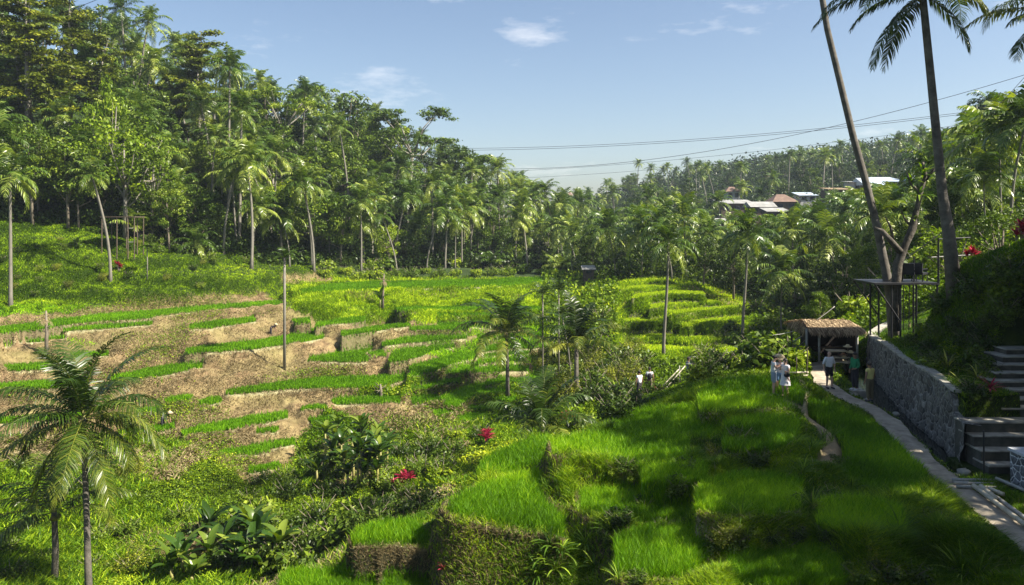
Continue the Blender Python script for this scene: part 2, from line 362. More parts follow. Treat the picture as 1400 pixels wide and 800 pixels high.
fixed = np.zeros((NV, NU), bool); padm = np.full((NV, NU), -1, np.int16); lipm = np.zeros((NV, NU), np.float32)
W = np.zeros((NV, NU), np.float32)
PXG = CX + FPX * us
soil_wet = np.zeros((NV, NU), np.float32)
masks = []
for k, (s, z, kind, lip) in enumerate(PADS):
    r0, r1 = np.searchsorted(ys, [-z * FPX / (s[:, 2].max() + 6 - HY), -z * FPX / (s[:, 1].min() - 1 - HY)])
    c0, c1 = np.searchsorted(PXG, [s[:, 0].min() - 5, s[:, 0].max() + 5]); r0 = max(r0 - 3, 0)
    px = PXG[c0:c1][None]; py = HY - FPX * z / ys[r0:r1][:, None]
    wob = 0.35 * fbm(X[r0:r1, c0:c1], Y[r0:r1, c0:c1], 3, 2, 77)
    t = np.interp(px, s[:, 0], s[:, 1]); b = np.interp(px, s[:, 0], s[:, 2]); inx = (px >= s[0, 0]) & (px <= s[-1, 0])
    sc = 1 if kind != 'near' else 4
    if kind == 'near':
        px = px + 16 * fbm(X[r0:r1, c0:c1], Y[r0:r1, c0:c1], 3.2, 3, 78); wob = 5 * fbm(X[r0:r1, c0:c1], Y[r0:r1, c0:c1], 2.6, 3, 79); sc = 1
        t = np.interp(px, s[:, 0], s[:, 1]); b = np.interp(px, s[:, 0], s[:, 2]); inx = (px >= s[0, 0]) & (px <= s[-1, 0])
    if kind != 'near':
        px = px + 7 * fbm(X[r0:r1, c0:c1], Y[r0:r1, c0:c1], 2.6, 3, 78); wob = 1.3 * fbm(X[r0:r1, c0:c1], Y[r0:r1, c0:c1], 4, 3, 79)
        t = np.interp(px, s[:, 0], s[:, 1]); b = np.interp(px, s[:, 0], s[:, 2]); inx = (px >= s[0, 0]) & (px <= s[-1, 0])
    m = inx & (py >= t + wob * sc) & (py <= b + wob * sc)
    masks.append((r0, r1, c0, c1, m))
order = sorted(range(len(PADS)), key=lambda k: -PADS[k][1])
for k in order[::-1]:
    (s, z, kind, lip) = PADS[k]; r0, r1, c0, c1, m = masks[k]
    ring = np.zeros_like(m)
    if lip:
        n = 5 if kind == 'near' else 1
        if kind == 'near': n = 7
        for i in range(1, n + 1):
            ring[:-i] |= m[i:]
        for j in range(1, n):
            ring[:, j:] |= m[:, :-j]; ring[:, :-j] |= m[:, j:]
        ring &= ~m
        back = np.zeros_like(m); back[1:] = m[:-1]; back[2:] |= m[:-2]; ring &= ~(back & ~np.roll(m, -1, 0))
    sub = (slice(r0, r1), slice(c0, c1))
    lz = 0.26 if kind == 'near' else 0.12
    W[sub] = np.where(ring, z + lz - B[sub], W[sub]); W[sub] = np.where(m, z - B[sub], W[sub])
    padm[sub] = np.where(ring, -1, padm[sub]); padm[sub] = np.where(m, k, padm[sub])
    lipm[sub] = np.where(ring, 1, lipm[sub]); lipm[sub] = np.where(m, 0, lipm[sub]); fixed[sub] |= m | ring

# --- concrete path, canal, retaining wall, stair terrace
ZP = -7.9
path_px = [(1122, 507), (1120, 515), (1128, 526), (1146, 539), (1167, 549), (1190, 559), (1210, 572), (1228, 590), (1245, 610), (1262, 630), (1280, 645), (1302, 663), (1340, 690), (1400, 738), (1470, 800)]
path_w = np.array([PZ(a, b, ZP)[:2] for a, b in path_px]); path_w = np.vstack([[19.0, 43.6], [16.4, 41.6], path_w])
def dist_poly(x, y, pts):                    # distance to a polyline and signed side
    d = np.full(x.shape, 1e9); sgn = np.zeros(x.shape)
    for a, b in zip(pts[:-1], pts[1:]):
        ab = b - a; t = np.clip(((x - a[0]) * ab[0] + (y - a[1]) * ab[1]) / (ab @ ab), 0, 1)
        ex = x - a[0] - t * ab[0]; ey = y - a[1] - t * ab[1]; dd = np.hypot(ex, ey); c = ab[0] * ey - ab[1] * ex
        sgn = np.where(dd < d, np.sign(c), sgn); d = np.minimum(d, dd)
    return d, sgn
rows = slice(*np.searchsorted(ys, [12, 60])); Xr, Yr, Br = X[rows], Y[rows], B[rows]
pathd = np.full((NV, NU), 99.); pathd[rows] = dist_poly(Xr, Yr, path_w)[0]
WALL = np.array([(24.5, 49.0), (22.0, 45.8), (20.2, 43.2), (19.1, 40.6), (18.6, 38.5), (17.7, 35.5), (17.0, 33.2), (16.35, 30.5), (15.9, 28.5), (15.5, 26.8), (14.95, 25.1)])
xw = np.interp(Yr, WALL[::-1, 1], WALL[::-1, 0])
toff = Xr - xw
ctop = np.interp(Yr, [22, 25, 30, 38, 44], [-6.2, -6.1, -6.0, -6.2, -6.5])
bw = np.interp(Yr, [23, 25.5, 28, 31, 34, 37, 40, 44], [5.0, 4.2, 2.2, 1.5, .8, 1.0, 2.2, 3.0])
hh = np.interp(Yr, [23, 30, 35, 38, 41, 44], [5.5, 5.0, 4.0, 3.2, 1.6, .4])
zr = ctop + 0.25 * np.clip(toff / bw, 0, 1) + hh * smooth01((toff - bw) / 2.4) + 0.22 * np.clip(toff - bw - 3.0, 0, 30)
zr = zr + .12 * n2[rows] + 0.22 * n1[rows] * smooth01((toff - 1.2) / 2)
right = (toff > 0) & (Yr > 25.9) & (Yr < 46)
blend = smooth01((Yr - 24.9) / .1) * smooth01((46 - Yr) / 3)
Wr = W[rows]; fr_ = fixed[rows]; lr = lipm[rows]; pr = padm[rows]
near_w = right & (toff < 16)
Wr[near_w] = (zr - Br)[near_w]; fr_ |= near_w & (Yr < 43); pr[near_w] = -1; lr[near_w] = 0
# canal between path and wall
canal = (toff > -1.55) & (toff <= 0.05) & (Yr > 24.0) & (Yr < 43) & (pathd[rows] > 0.50)
Wr[canal] = (-8.40 - Br)[canal]; fr_ |= canal; pr[canal] = -1; lr[canal] = 0
pm = (pathd[rows] < 0.50) & (Yr > 17)
Wr[pm] = (ZP - 0.03 - Br)[pm]; fr_ |= pm; pr[pm] = -1; lr[pm] = 0
# stair terrace
stm = (Xr > 14.6) & (Xr < 20) & (Yr > 21.5) & (Yr < 25.9)
Wr[stm] = (-8.0 - Br)[stm]; fr_ |= stm
stm2 = (Xr > 17.2) & (Xr < 20.4) & (Yr >= 25.9) & (Yr < 29.6)
Wr[stm2] = ((-7.0 + (Yr - 25.0) * 0.36) - Br)[stm2]; fr_ |= stm2
# foot trail over the near hill
trail_w = np.array([PZ(a, b, -7.7)[:2] for a, b in [(1040, 540), (1075, 552), (1100, 565), (1128, 585), (1138, 605), (1136, 625), (1132, 642)]])
traild = np.full((NV, NU), 99.); traild[rows] = dist_poly(Xr, Yr, trail_w)[0]
tm = (traild < .3); W[tm] = (-7.72 - B)[tm]; fixed |= tm; padm[tm] = -1
# smooth everything between the fixed levels
Wf = W.copy(); lam = 0.008
def relax(Wc, fx, val, it, lam):
    for _ in range(it):
        a = Wc.copy(); a[1:-1, 1:-1] = (Wc[2:, 1:-1] + Wc[:-2, 1:-1] + Wc[1:-1, 2:] + Wc[1:-1, :-2]) / (4 + lam)
        Wc = np.where(fx, val, a)
    return Wc
c = 4
vv = NV // c * c; uu = NU // c * c
fxc = fixed[:vv, :uu].reshape(vv // c, c, uu // c, c); cnt = fxc.sum((1, 3)); vs_ = (W[:vv, :uu].reshape(vv // c, c, uu // c, c) * fxc).sum((1, 3)) / np.maximum(cnt, 1)
Wc = relax(np.where(cnt > 0, vs_, 0).astype(np.float32), cnt > 0, vs_.astype(np.float32), 260, lam * 16)
Wi = np.zeros_like(W); Wi[:vv, :uu] = np.repeat(np.repeat(Wc, c, 0), c, 1)
W = relax(np.where(fixed, Wf, Wi).astype(np.float32), fixed, Wf, 60, lam)
Z = B + W
Zb = Z.copy(); pf = padm >= 0
struct_fix = np.zeros_like(pf); struct_fix[rows] = near_w | canal | pm | stm | stm2
for _ in range(5):
    Zn = Zb.copy(); Zn[1:-1, 1:-1] = (Zb[2:, 1:-1] + Zb[:-2, 1:-1] + Zb[1:-1, 2:] + Zb[1:-1, :-2] + 2 * Zb[1:-1, 1:-1]) / 6
    Zb = np.where(pf | struct_fix, Z, Zn)
Z = Zb
for _ in range(9):
    Zn = Zb.copy(); Zn[1:-1, 1:-1] = (Zb[2:, 1:-1] + Zb[:-2, 1:-1] + Zb[1:-1, 2:] + Zb[1:-1, :-2] + 2 * Zb[1:-1, 1:-1]) / 6
    Zb = np.where(pf | struct_fix | (Y < 46) | (lipm > 0), Z, Zn)
Z = Zb
for _ in range(26):
    Zn = Zb.copy(); Zn[1:-1, 1:-1] = (Zb[2:, 1:-1] + Zb[:-2, 1:-1] + Zb[1:-1, 2:] + Zb[1:-1, :-2] + 2 * Zb[1:-1, 1:-1]) / 6
    Zb = np.where(pf | struct_fix | (Y > 46) | (lipm > 0), Z, Zn)
Z = Zb
r0_, r1_ = np.searchsorted(ys, [13.5, 34]); c0_, c1_2 = np.searchsorted(CX + FPX * us, [380, 1010])
sub = (slice(r0_, r1_), slice(c0_, c1_2)); zb0 = Z[sub].copy(); fx_ = (pf | struct_fix | (lipm > 0))[sub]; zz = zb0.copy()
for _ in range(420):
    zn = zz.copy(); zn[1:-1, 1:-1] = (zz[2:, 1:-1] + zz[:-2, 1:-1] + zz[1:-1, 2:] + zz[1:-1, :-2] + .012 * zb0[1:-1, 1:-1]) / 4.012
    zz = np.where(fx_, zb0, zn)
Z[sub] = zz
rough_m = (~fixed).astype(np.float32)
# eroded, clodded banks
PY = HY - FPX * Z / Y
lefth = ((Y > 46.5) & (Y < 130) & (U < 0.10)).astype(np.float32)
Z = Z + rough_m * (lefth * (0.42 * fbm(X, Y * .8, 1.9, 4, 21) + .26 * fbm(X, Y, .8, 3, 5) - .35 * np.clip(fbm(X, Y, 2.6, 3, 47) - .25, 0, 1)) + (1 - lefth) * 0.05 * fbm(X, Y, .6, 3, 25) * (Y < 60))
knob = rough_m * (1 - struct_fix) * (X > -3) * smooth01((33 - Y) / 3) * smooth01((Y - 10) / 3) * smooth01((12.5 - X) / 2)
Z = Z + knob * (.42 * fbm(X, Y, 2.3, 3, 95) + .22 * fbm(X, Y, .9, 2, 96))
Z = Z + lipm * 0.05 * fbm(X, Y, .8, 2, 8)
clump = rough_m * (1 - lefth * ((PXf_ := CX + FPX * U) < 740) * (PY > 425) * (PY < 600)) * (Y > 24) * (1 - .95 * mlt)
Z = Z + clump * np.clip(Y / 60, .3, 1.2) * (.22 * fbm(X, Y, 1.5, 3, 91) + .30 * np.maximum(fbm(X, Y, 3.2, 2, 92), 0)) * (1 - struct_fix)
vi_log = np.log(ys)
def gz(x, y):
    x = np.asarray(x, float); y = np.asarray(y, float)
    fi = np.interp(np.log(np.maximum(y, 1.5)), vi_log, np.arange(NV)); fj = np.interp(x / y, us, np.arange(NU))
    return bil(Z, fi, fj)
def gmask(A, x, y):
    fi = np.rint(np.interp(np.log(np.maximum(y, 1.5)), vi_log, np.arange(NV))).astype(int); fj = np.rint(np.interp(x / y, us, np.arange(NU))).astype(int)
    return A[fi, fj]
def gnd(px, D):                              # ground point below a photo column at depth D
    x = (px - CX) / FPX * D; return Vector((x, D, float(gz(x, D))))
def hit(px, py, D0=8, D1=500):               # where a sight line first meets the ground
    Ds = np.exp(np.linspace(math.log(D0), math.log(D1), 900)); x = (px - CX) / FPX * Ds; z = (HY - py) / FPX * Ds
    g = gz(x, Ds); w = np.nonzero(z <= g)[0]
    D = Ds[w[0]] if len(w) else D1
    return gnd(px, D)
def polymask(poly, a, b):
    poly = np.array(poly, float); ins = np.zeros(a.shape, bool); j = len(poly) - 1
    for i in range(len(poly)):
        xi, yi = poly[i]; xj, yj = poly[j]
        cnd = ((yi > b) != (yj > b)) & (a < (xj - xi) * (b - yi) / (yj - yi + 1e-9) + xi)
        ins ^= cnd; j = i
    return ins
PXf = CX + FPX * U
BROWN = [(-60, 440), (100, 424), (200, 408), (350, 398), (378, 412), (415, 424), (430, 436), (560, 438), (660, 436), (760, 462), (720, 520), (680, 580), (640, 612), (590, 602), (520, 585), (450, 560), (412, 600), (398, 640), (350, 660), (300, 632), (255, 603), (160, 600), (-60, 600)]
wx = 9 * fbm(X, Y, 6, 3, 40); wy = 7 * fbm(X, Y, 5, 3, 41)
soil = (polymask(BROWN, PXf + wx, PY + wy) & (Y > 46.5) & (Y < 128)).astype(np.float32)
right_part = smooth01((PXf - 520) / 120); soil = soil * (1 - treadL * smooth01(-.25 + .85 * smooth01((PXf - 480) / 110) + 1.1 * fbm(X, Y * 2, 7, 3, 57))); soil = soil * (1 - .10 * right_part * smooth01(.5 + 1.5 * fbm(X, Y, 5, 3, 43)))
soil = np.maximum(soil, ((PXf > 385) & (PXf < 455) & (PY > 374) & (PY < 392) & (PY < 386 + 4 * n1) & (Y > 95) & (Y < 118)) * .9)
moundr = (PXf > 850) & (PXf < 1035) & (Y > 74) & (Y < 104) & (padm < 0)
soil = np.maximum(soil, moundr * smooth01((fbm(X, Y, 4, 3, 45) - .05) / .2) * .75)
terr_r = (PXf > 430) & (PXf < 770) & (PY > 396) & (PY < 445) & (Y > 80) & (padm < 0)
soil = np.maximum(soil, terr_r * smooth01((fbm(X, Y * 2, 5, 3, 46) - .1) / .2) * .7)
soil[(PY < 405) & (Y < 95) & (U < -.3)] = 0
def blur(A, n):
    for _ in range(n):
        A = (A + np.roll(A, 1, 0) + np.roll(A, -1, 0) + np.roll(A, 1, 1) + np.roll(A, -1, 1)) / 5
    return A
soil = blur(soil, 4)
padf = blur((padm >= 0).astype(np.float32), 1)
# bare clay faces on the near ridges
nearlip = blur(lipm * (Y < 40), 1)
sl = np.zeros_like(Z); sl[1:-1] = (Z[2:] - Z[:-2]) / (Y[2:] - Y[:-2]); slx = np.zeros_like(Z); slx[:, 1:-1] = (Z[:, 2:] - Z[:, :-2]) / (X[:, 2:] - X[:, :-2])
steep = np.hypot(sl, slx)
clay = smooth01((steep - .42) / .4) * ((Y < 32) & (Y > 10)) * smooth01((4.6 - X) / 2.5)
trail = smooth01((.42 - traild) / .25)
V = np.stack([X, Y, Z], -1).reshape(-1, 3)
idx = np.arange(NV * NU).reshape(NV, NU)
Fq = np.stack([idx[:-1, :-1], idx[:-1, 1:], idx[1:, 1:], idx[1:, :-1]], -1).reshape(-1, 4)
lipc_m = lipm * (Y < 46) + (blur(lipm, 1) > .25) * (Y >= 46) * .8
lipc_m = lipc_m * np.where(Y >= 46, 1 - .85 * smooth01((steep - .7) / .5), 1)
zone = np.stack([soil, lipc_m, padf], -1).reshape(-1, 3)
zone2 = np.stack([clay, trail, (Y > 125).astype(float) * 1.0], -1).reshape(-1, 3)

m_ground, n, l = new_mat('ground')
za = N(n, 'ShaderNodeAttribute'); za.attribute_name = 'zone'; zb = N(n, 'ShaderNodeAttribute'); zb.attribute_name = 'zone2'
sa = n.new('ShaderNodeSeparateColor'); sb_ = n.new('ShaderNodeSeparateColor'); l.new(za.outputs['Color'], sa.inputs[0]); l.new(zb.outputs['Color'], sb_.inputs[0])
geo = n.new('ShaderNodeNewGeometry')
nA = N(n, 'ShaderNodeTexNoise', Scale=0.9, Detail=8, Roughness=0.7); nB = N(n, 'ShaderNodeTexNoise', Scale=0.16, Detail=5, Roughness=0.6); nC = N(n, 'ShaderNodeTexNoise', Scale=5.5, Detail=5, Roughness=0.7)
for q_ in (nA, nB, nC): l.new(geo.outputs['Position'], q_.inputs['Vector'])
green = ramp(n, [(0.30, (0.008, 0.016, 0.003)), (0.5, (0.022, 0.042, 0.005)), (0.72, (0.060, 0.085, 0.012))]); l.new(nA.outputs['Fac'], green.inputs[0])  # near-black base, so gaps between the blades read as shade
brown = ramp(n, [(0.30, (0.06, 0.038, 0.02)), (0.44, (0.17, 0.115, 0.058)), (0.70, (0.34, 0.255, 0.125))]); l.new(nA.outputs['Fac'], brown.inputs[0])  # darkest stop stands in for shade in the soil crevices
mossy = ramp(n, [(0.42, (0, 0, 0)), (0.66, (1, 1, 1))]); l.new(nB.outputs['Fac'], mossy.inputs[0])
mm = N(n, 'ShaderNodeMath', operation='MULTIPLY'); l.new(mossy.outputs[0], mm.inputs[0]); mm.inputs[1].default_value = 0.5
brown2 = mixc(n, l, mm.outputs[0], brown.outputs[0], (0.19, 0.20, 0.06))
c0_ = mixc(n, l, sa.outputs[0], green.outputs[0], brown2)
mudc = ramp(n, [(0.3, (0.022, 0.030, 0.012)), (0.7, (0.055, 0.058, 0.024))]); l.new(nC.outputs['Fac'], mudc.inputs[0])
c1_ = mixc(n, l, sa.outputs[2], c0_, mudc.outputs[0])
lipc = ramp(n, [(0.3, (0.16, 0.17, 0.06)), (0.6, (0.44, 0.41, 0.24))]); l.new(nC.outputs['Fac'], lipc.inputs[0])
c2_ = mixc(n, l, sa.outputs[1], c1_, lipc.outputs[0])
clayc = ramp(n, [(0.3, (0.022, 0.026, 0.012)), (0.6, (0.065, 0.062, 0.032)), (.8, (0.12, 0.108, 0.06))]); l.new(nC.outputs['Fac'], clayc.inputs[0])  # clay darkened to stand in for shade on the ridge faces
c3_ = mixc(n, l, sb_.outputs[0], c2_, clayc.outputs[0])
c4_ = mixc(n, l, sb_.outputs[1], c3_, (0.36, 0.28, 0.17))
farc = ramp(n, [(0.3, (0.015, 0.028, 0.008)), (0.7, (0.04, 0.065, 0.015))]); l.new(nB.outputs['Fac'], farc.inputs[0])
c5_ = mixc(n, l, sb_.outputs[2], c4_, farc.outputs[0])
bs = N(n, 'ShaderNodeBsdfPrincipled', Roughness=0.9); bs.inputs['Specular IOR Level'].default_value = 0.15
l.new(c5_, bs.inputs['Base Color'])
bm_ = N(n, 'ShaderNodeBump', Strength=0.9, Distance=0.35); l.new(nA.outputs['Fac'], bm_.inputs['Height'])
bm2 = N(n, 'ShaderNodeBump', Strength=0.7, Distance=0.08); l.new(nC.outputs['Fac'], bm2.inputs['Height']); l.new(bm_.outputs[0], bm2.inputs['Normal']); l.new(bm2.outputs[0], bs.inputs['Normal'])
o_ = n.new('ShaderNodeOutputMaterial'); l.new(bs.outputs[0], o_.inputs[0])
terrain = link('ground', mesh_np('ground', V, Fq, [m_ground], {'zone': zone, 'zone2': zone2}, smooth=True))
tag(terrain, 'terraced hillsides and valley floor of soil and low green growth', None, None, 'structure')
# ------------------------------------------------------------------ foliage materials
M = {}
M['palm'] = leaf_mat('palm_leaf', (0.030, 0.070, 0.014), (0.070, 0.145, 0.040), (0.23, 0.30, 0.13), rough=0.34, trans=0.32, spec=0.8)
M['palm_near'] = leaf_mat('palm_leaf_near', (0.016, 0.042, 0.012), (0.040, 0.090, 0.022), (0.16, 0.19, 0.06), rough=0.34, trans=0.22, spec=0.6)
M['rachis'] = solid('frond_stalk', (0.30, 0.28, 0.09), 0.5)
M['dead'] = leaf_mat('dry_frond', (0.16, 0.11, 0.06), (0.27, 0.20, 0.11), (0.38, 0.30, 0.17), rough=0.8, trans=0.15, tcol=(1, .9, .6))
M['leaf_dark'] = leaf_mat('leaf_dark', (0.018, 0.042, 0.010), (0.045, 0.095, 0.024), (0.110, 0.175, 0.045), rough=0.42, trans=0.25)
M['leaf_mid'] = leaf_mat('leaf_mid', (0.035, 0.078, 0.014), (0.085, 0.165, 0.030), (0.200, 0.280, 0.065), rough=0.45, trans=0.32)
M['leaf_light'] = leaf_mat('leaf_light', (0.070, 0.150, 0.020), (0.160, 0.280, 0.035), (0.300, 0.390, 0.060), rough=0.45, trans=0.40)
M['leaf_yellow'] = leaf_mat('leaf_yellowish', (0.050, 0.092, 0.018), (0.120, 0.175, 0.034), (0.250, 0.290, 0.065), rough=0.5, trans=0.32)
M['banana'] = leaf_mat('banana_leaf', (0.020, 0.060, 0.016), (0.045, 0.110, 0.030), (0.14, 0.20, 0.06), rough=0.30, trans=0.30, spec=0.6)
M['red'] = leaf_mat('red_leaf', (0.10, 0.008, 0.020), (0.26, 0.015, 0.040), (0.45, 0.06, 0.10), rough=0.35, trans=0.3, tcol=(1.6, .6, .8))
M['vari'] = leaf_mat('variegated_leaf', (0.10, 0.16, 0.05), (0.25, 0.32, 0.14), (0.50, 0.52, 0.32), rough=0.4, trans=0.3)
M['fern'] = leaf_mat('fern_leaf', (0.03, 0.10, 0.02), (0.09, 0.20, 0.04), (0.22, 0.34, 0.07), rough=0.5, trans=0.35)
def bark(name, c, c2, ring=9.0):
    m, n, l = new_mat(name)
    t = N(n, 'ShaderNodeTexCoord'); w = N(n, 'ShaderNodeTexWave', Scale=ring, Distortion=2.5, Detail=2); w.bands_direction = 'Z'; l.new(t.outputs['Object'], w.inputs['Vector'])
    nz = N(n, 'ShaderNodeTexNoise', Scale=2.2, Detail=6, Roughness=.7); l.new(t.outputs['Object'], nz.inputs['Vector'])
    rp = ramp(n, [(0.32, c2), (0.66, c)]); l.new(nz.outputs['Fac'], rp.inputs[0])
    mt = ramp(n, [(0.0, (.35, .35, .35)), (0.35, (1, 1, 1))]); l.new(w.outputs['Fac'], mt.inputs[0])
    c_ = mixc(n, l, 1.0, rp.outputs[0], mt.outputs[0], 'MULTIPLY')
    b = N(n, 'ShaderNodeBsdfPrincipled', Roughness=.85); l.new(c_, b.inputs['Base Color'])
    bp = N(n, 'ShaderNodeBump', Strength=.6, Distance=.03); l.new(w.outputs['Fac'], bp.inputs['Height']); l.new(bp.outputs[0], b.inputs['Normal'])
    o = n.new('ShaderNodeOutputMaterial'); l.new(b.outputs[0], o.inputs[0]); return m
M['bark_palm'] = bark('palm_bark', (0.23, 0.205, 0.165), (0.075, 0.068, 0.052), 6.0)
M['bark_far'] = solid('palm_bark_distant', (0.19, 0.175, 0.14), .85, .3, 1.5)
M['bark_tree'] = solid('tree_bark', (0.19, 0.16, 0.115), .9, .4, 3, .5)
M['bark_pale'] = solid('tree_bark_pale', (0.19, 0.175, 0.14), .9, .35, 3, .5)
M['coconut'] = solid('coconut', (0.20, 0.17, 0.05), .6)

# ------------------------------------------------------------------ leaf geometry
class LB:                                    # collects leaf quads / triangles as arrays
    def __init__(s): s.V = []; s.Q = []; s.T = []; s.A = []; s.n = 0
    def push(s, V, Q=None, T=None, A=0.5):
        V = np.asarray(V, np.float32).reshape(-1, 3)
        if Q is not None and len(Q): s.Q.append(np.asarray(Q) + s.n)
        if T is not None and len(T): s.T.append(np.asarray(T) + s.n)
        s.A.append(np.broadcast_to(np.asarray(A, np.float32), (len(V),)) if np.ndim(A) < 1 or len(np.atleast_1d(A)) != len(V) else np.asarray(A, np.float32))
        s.V.append(V); s.n += len(V)
    def mesh(s, name, mat, smooth=False):
        F = []
        if s.Q: F.append(np.concatenate(s.Q))
        if s.T: F.append(np.concatenate(s.T))
        return mesh_np(name, np.concatenate(s.V), F, [mat] if not isinstance(mat, list) else mat, {'t': np.concatenate(s.A)}, smooth)
def nrm(a): return a / (np.linalg.norm(a, axis=-1, keepdims=True) + 1e-9)
def frond(lb, az, e0, droop, L, nl, ll, lw, t0=0.5, stalk=None, rg=rng, hang=0.5, twist=0.0, base=(0, 0, 0)):
    ns = 14; s = np.linspace(0, 1, ns + 1); e = e0 - droop * s ** 1.9 * 1.25
    dr = np.cos(e); dz = np.sin(e); r = np.concatenate([[0], np.cumsum((dr[1:] + dr[:-1]) / 2)]) * L / ns; z = np.concatenate([[0], np.cumsum((dz[1:] + dz[:-1]) / 2)]) * L / ns
    azs = az + twist * s ** 2
    pts = np.stack([r * np.cos(azs), r * np.sin(azs), z], -1) + np.array(base)
    tang = nrm(np.gradient(pts, axis=0)); side = nrm(np.cross(tang, np.array([0, 0, 1.0]) + 1e-3)); upv = nrm(np.cross(side, tang))
    sl = np.linspace(0.10, 0.995, nl); q = []
    P0 = np.stack([np.interp(sl, s, pts[:, k]) for k in range(3)], -1); Tn = nrm(np.stack([np.interp(sl, s, tang[:, k]) for k in range(3)], -1))
    Sd = nrm(np.stack([np.interp(sl, s, side[:, k]) for k in range(3)], -1)); Up = nrm(np.cross(Sd, Tn))
    prof = ll * (0.45 + 0.62 * np.sin(np.pi * np.clip(sl * .86 + .12, 0, 1)) ** .8) * np.where(sl > .85, 1 - (sl - .85) * 2.6, 1)
    for sg in (-1, 1):
        ph = 0.35 + 0.55 * sl ** 2 + rg.normal(0, .06, nl)
        d = Sd * sg * np.cos(ph)[:, None] + Tn * np.sin(ph)[:, None] + Up * 0.18
        hz = np.array([0, 0, -1.0]); ln = prof * rg.uniform(.85, 1.1, nl)
        d = nrm(d); h1 = hang * rg.uniform(.6, 1.2, nl)[:, None]
        p1 = P0 + nrm(d + hz * h1 * .45) * (ln * .5)[:, None]
        p2 = p1 + nrm(d + hz * h1 * 2.0) * (ln * .5)[:, None]
        w = lw * (.6 + .4 * np.sin(np.pi * sl)); wv = nrm(Tn + 0.5 * Up * rg.normal(0, .6, nl)[:, None]) * (w / 2)[:, None]
        Vv = np.stack([P0 - wv * .6, P0 + wv * .6, p1 + wv, p1 - wv, p2], 1).reshape(-1, 3)
        b = np.arange(nl)[:, None] * 5
        A = np.clip(np.repeat(t0 + rg.normal(0, .10, nl) + .10 * sl, 5), 0, 1)
        lb.push(Vv, np.concatenate([b, b + 1, b + 2, b + 3], 1), np.concatenate([b + 3, b + 2, b + 4], 1), A)
    if stalk is not None: stalk.append((pts, L))
def rachis_into(lb, pts, w0, t=0.85):
    n_ = len(pts); w = w0 * np.linspace(1, .25, n_)[:, None]
    tg = nrm(np.gradient(pts, axis=0)); sd = nrm(np.cross(tg, [0, 0, 1.0])); up = np.cross(sd, tg)
    V = np.stack([pts - sd * w, pts + sd * w, pts - up * w * 1.2], 1).reshape(-1, 3)
    Q = []
    for i in range(n_ - 1):
        for a, b in ((0, 1), (1, 2), (2, 0)): Q.append((i * 3 + a, i * 3 + b, i * 3 + 3 + b, i * 3 + 3 + a))
    lb.push(V, np.array(Q), None, t)
def palm_crown(name, seed, nf=20, L=4.3, nl=18, ll=1.1, lw=.21, young=False, dead=2):
    rg = np.random.default_rng(seed); lb = LB(); st = []
    az = rg.uniform(0, 6.28)
    for i in range(nf):
        f = i / (nf - 1); az += 2.39996 + rg.normal(0, .2)
        e0 = R(88 - 128 * f ** 1.1) + rg.normal(0, .1) if not young else R(84 - 58 * f) + rg.normal(0, .08)
        dr = R(42 + 38 * math.sin(f * 3.0)) * rg.uniform(.7, 1.3) if not young else R(45 + 30 * f)
        frond(lb, az, e0, dr, L * rg.uniform(.85, 1.08) * (0.75 + .25 * min(1, f * 4)), nl, ll, lw, 0.42 + .30 * f ** 3 + rg.normal(0, .07) + (.12 if f < .12 else 0), st, rg, hang=.5 + .4 * f)
    for i in range(dead):
        frond(lb, rg.uniform(0, 6.28), R(-50), R(40), L * .8, nl // 2, ll * .6, lw, 1.0, st, rg, hang=1.3)
    for pts, L_ in st: rachis_into(lb, pts, .035 if lw > .07 else .028)
    return lb.mesh(name, M['palm'])
def palm_trunk(name, h, lean, seed, r0=.20, r1=.11, n=7, mat=None, seg=10):
    rg = random.Random(seed); m = MB(); a = rg.uniform(0, 6.28); pts = []; rad = []
    for i in range(seg + 1):
        f = i / seg; off = lean * (f ** 1.6) + .25 * math.sin(f * 3 + seed)* (lean != 0)
        pts.append((off * math.cos(a), off * math.sin(a), h * f - (.6 if i == 0 else 0))); rad.append(r0 * (1.5 if i == 0 else 1) * (1 - f) + r1 * f)
    m.tube(pts, rad, n); return m.mesh(name, mat or M['bark_far'], True), pts[-1]
def leaf_cloud(lb, C, Rr, n, size, rg, up=.35, tvar=.5, asp=.55, shell=.45):
    """C (k,3) clump centres, Rr (k,3) radii; n leaves each"""
    k = len(C); d = nrm(rg.normal(size=(k, n, 3))); rr = rg.uniform(shell, 1, (k, n, 1)) ** .7
    p = C[:, None] + d * rr * Rr[:, None]
    nr = nrm(d * .6 + rg.normal(size=(k, n, 3)) * .6 + np.array([0, 0, up])); t1 = nrm(np.cross(nr, rg.normal(size=(k, n, 3)))); t2 = np.cross(nr, t1)
    sz = size * rg.uniform(.6, 1.35, (k, n, 1)); a = t1 * sz * .5; b = t2 * sz * .5 * asp
    fold = nr * sz * .12
    V = np.stack([p - a, p + b + fold, p + a, p - b + fold], 2).reshape(-1, 3)
    Q = np.arange(k * n * 4).reshape(-1, 4)
    ct = rg.uniform(0, 1, (k, 1)) * tvar + (1 - tvar) * .5
    A = np.repeat(np.clip(ct + rg.normal(0, .13, (k, n)), 0, 1).ravel(), 4)
    lb.push(V, Q, None, A)
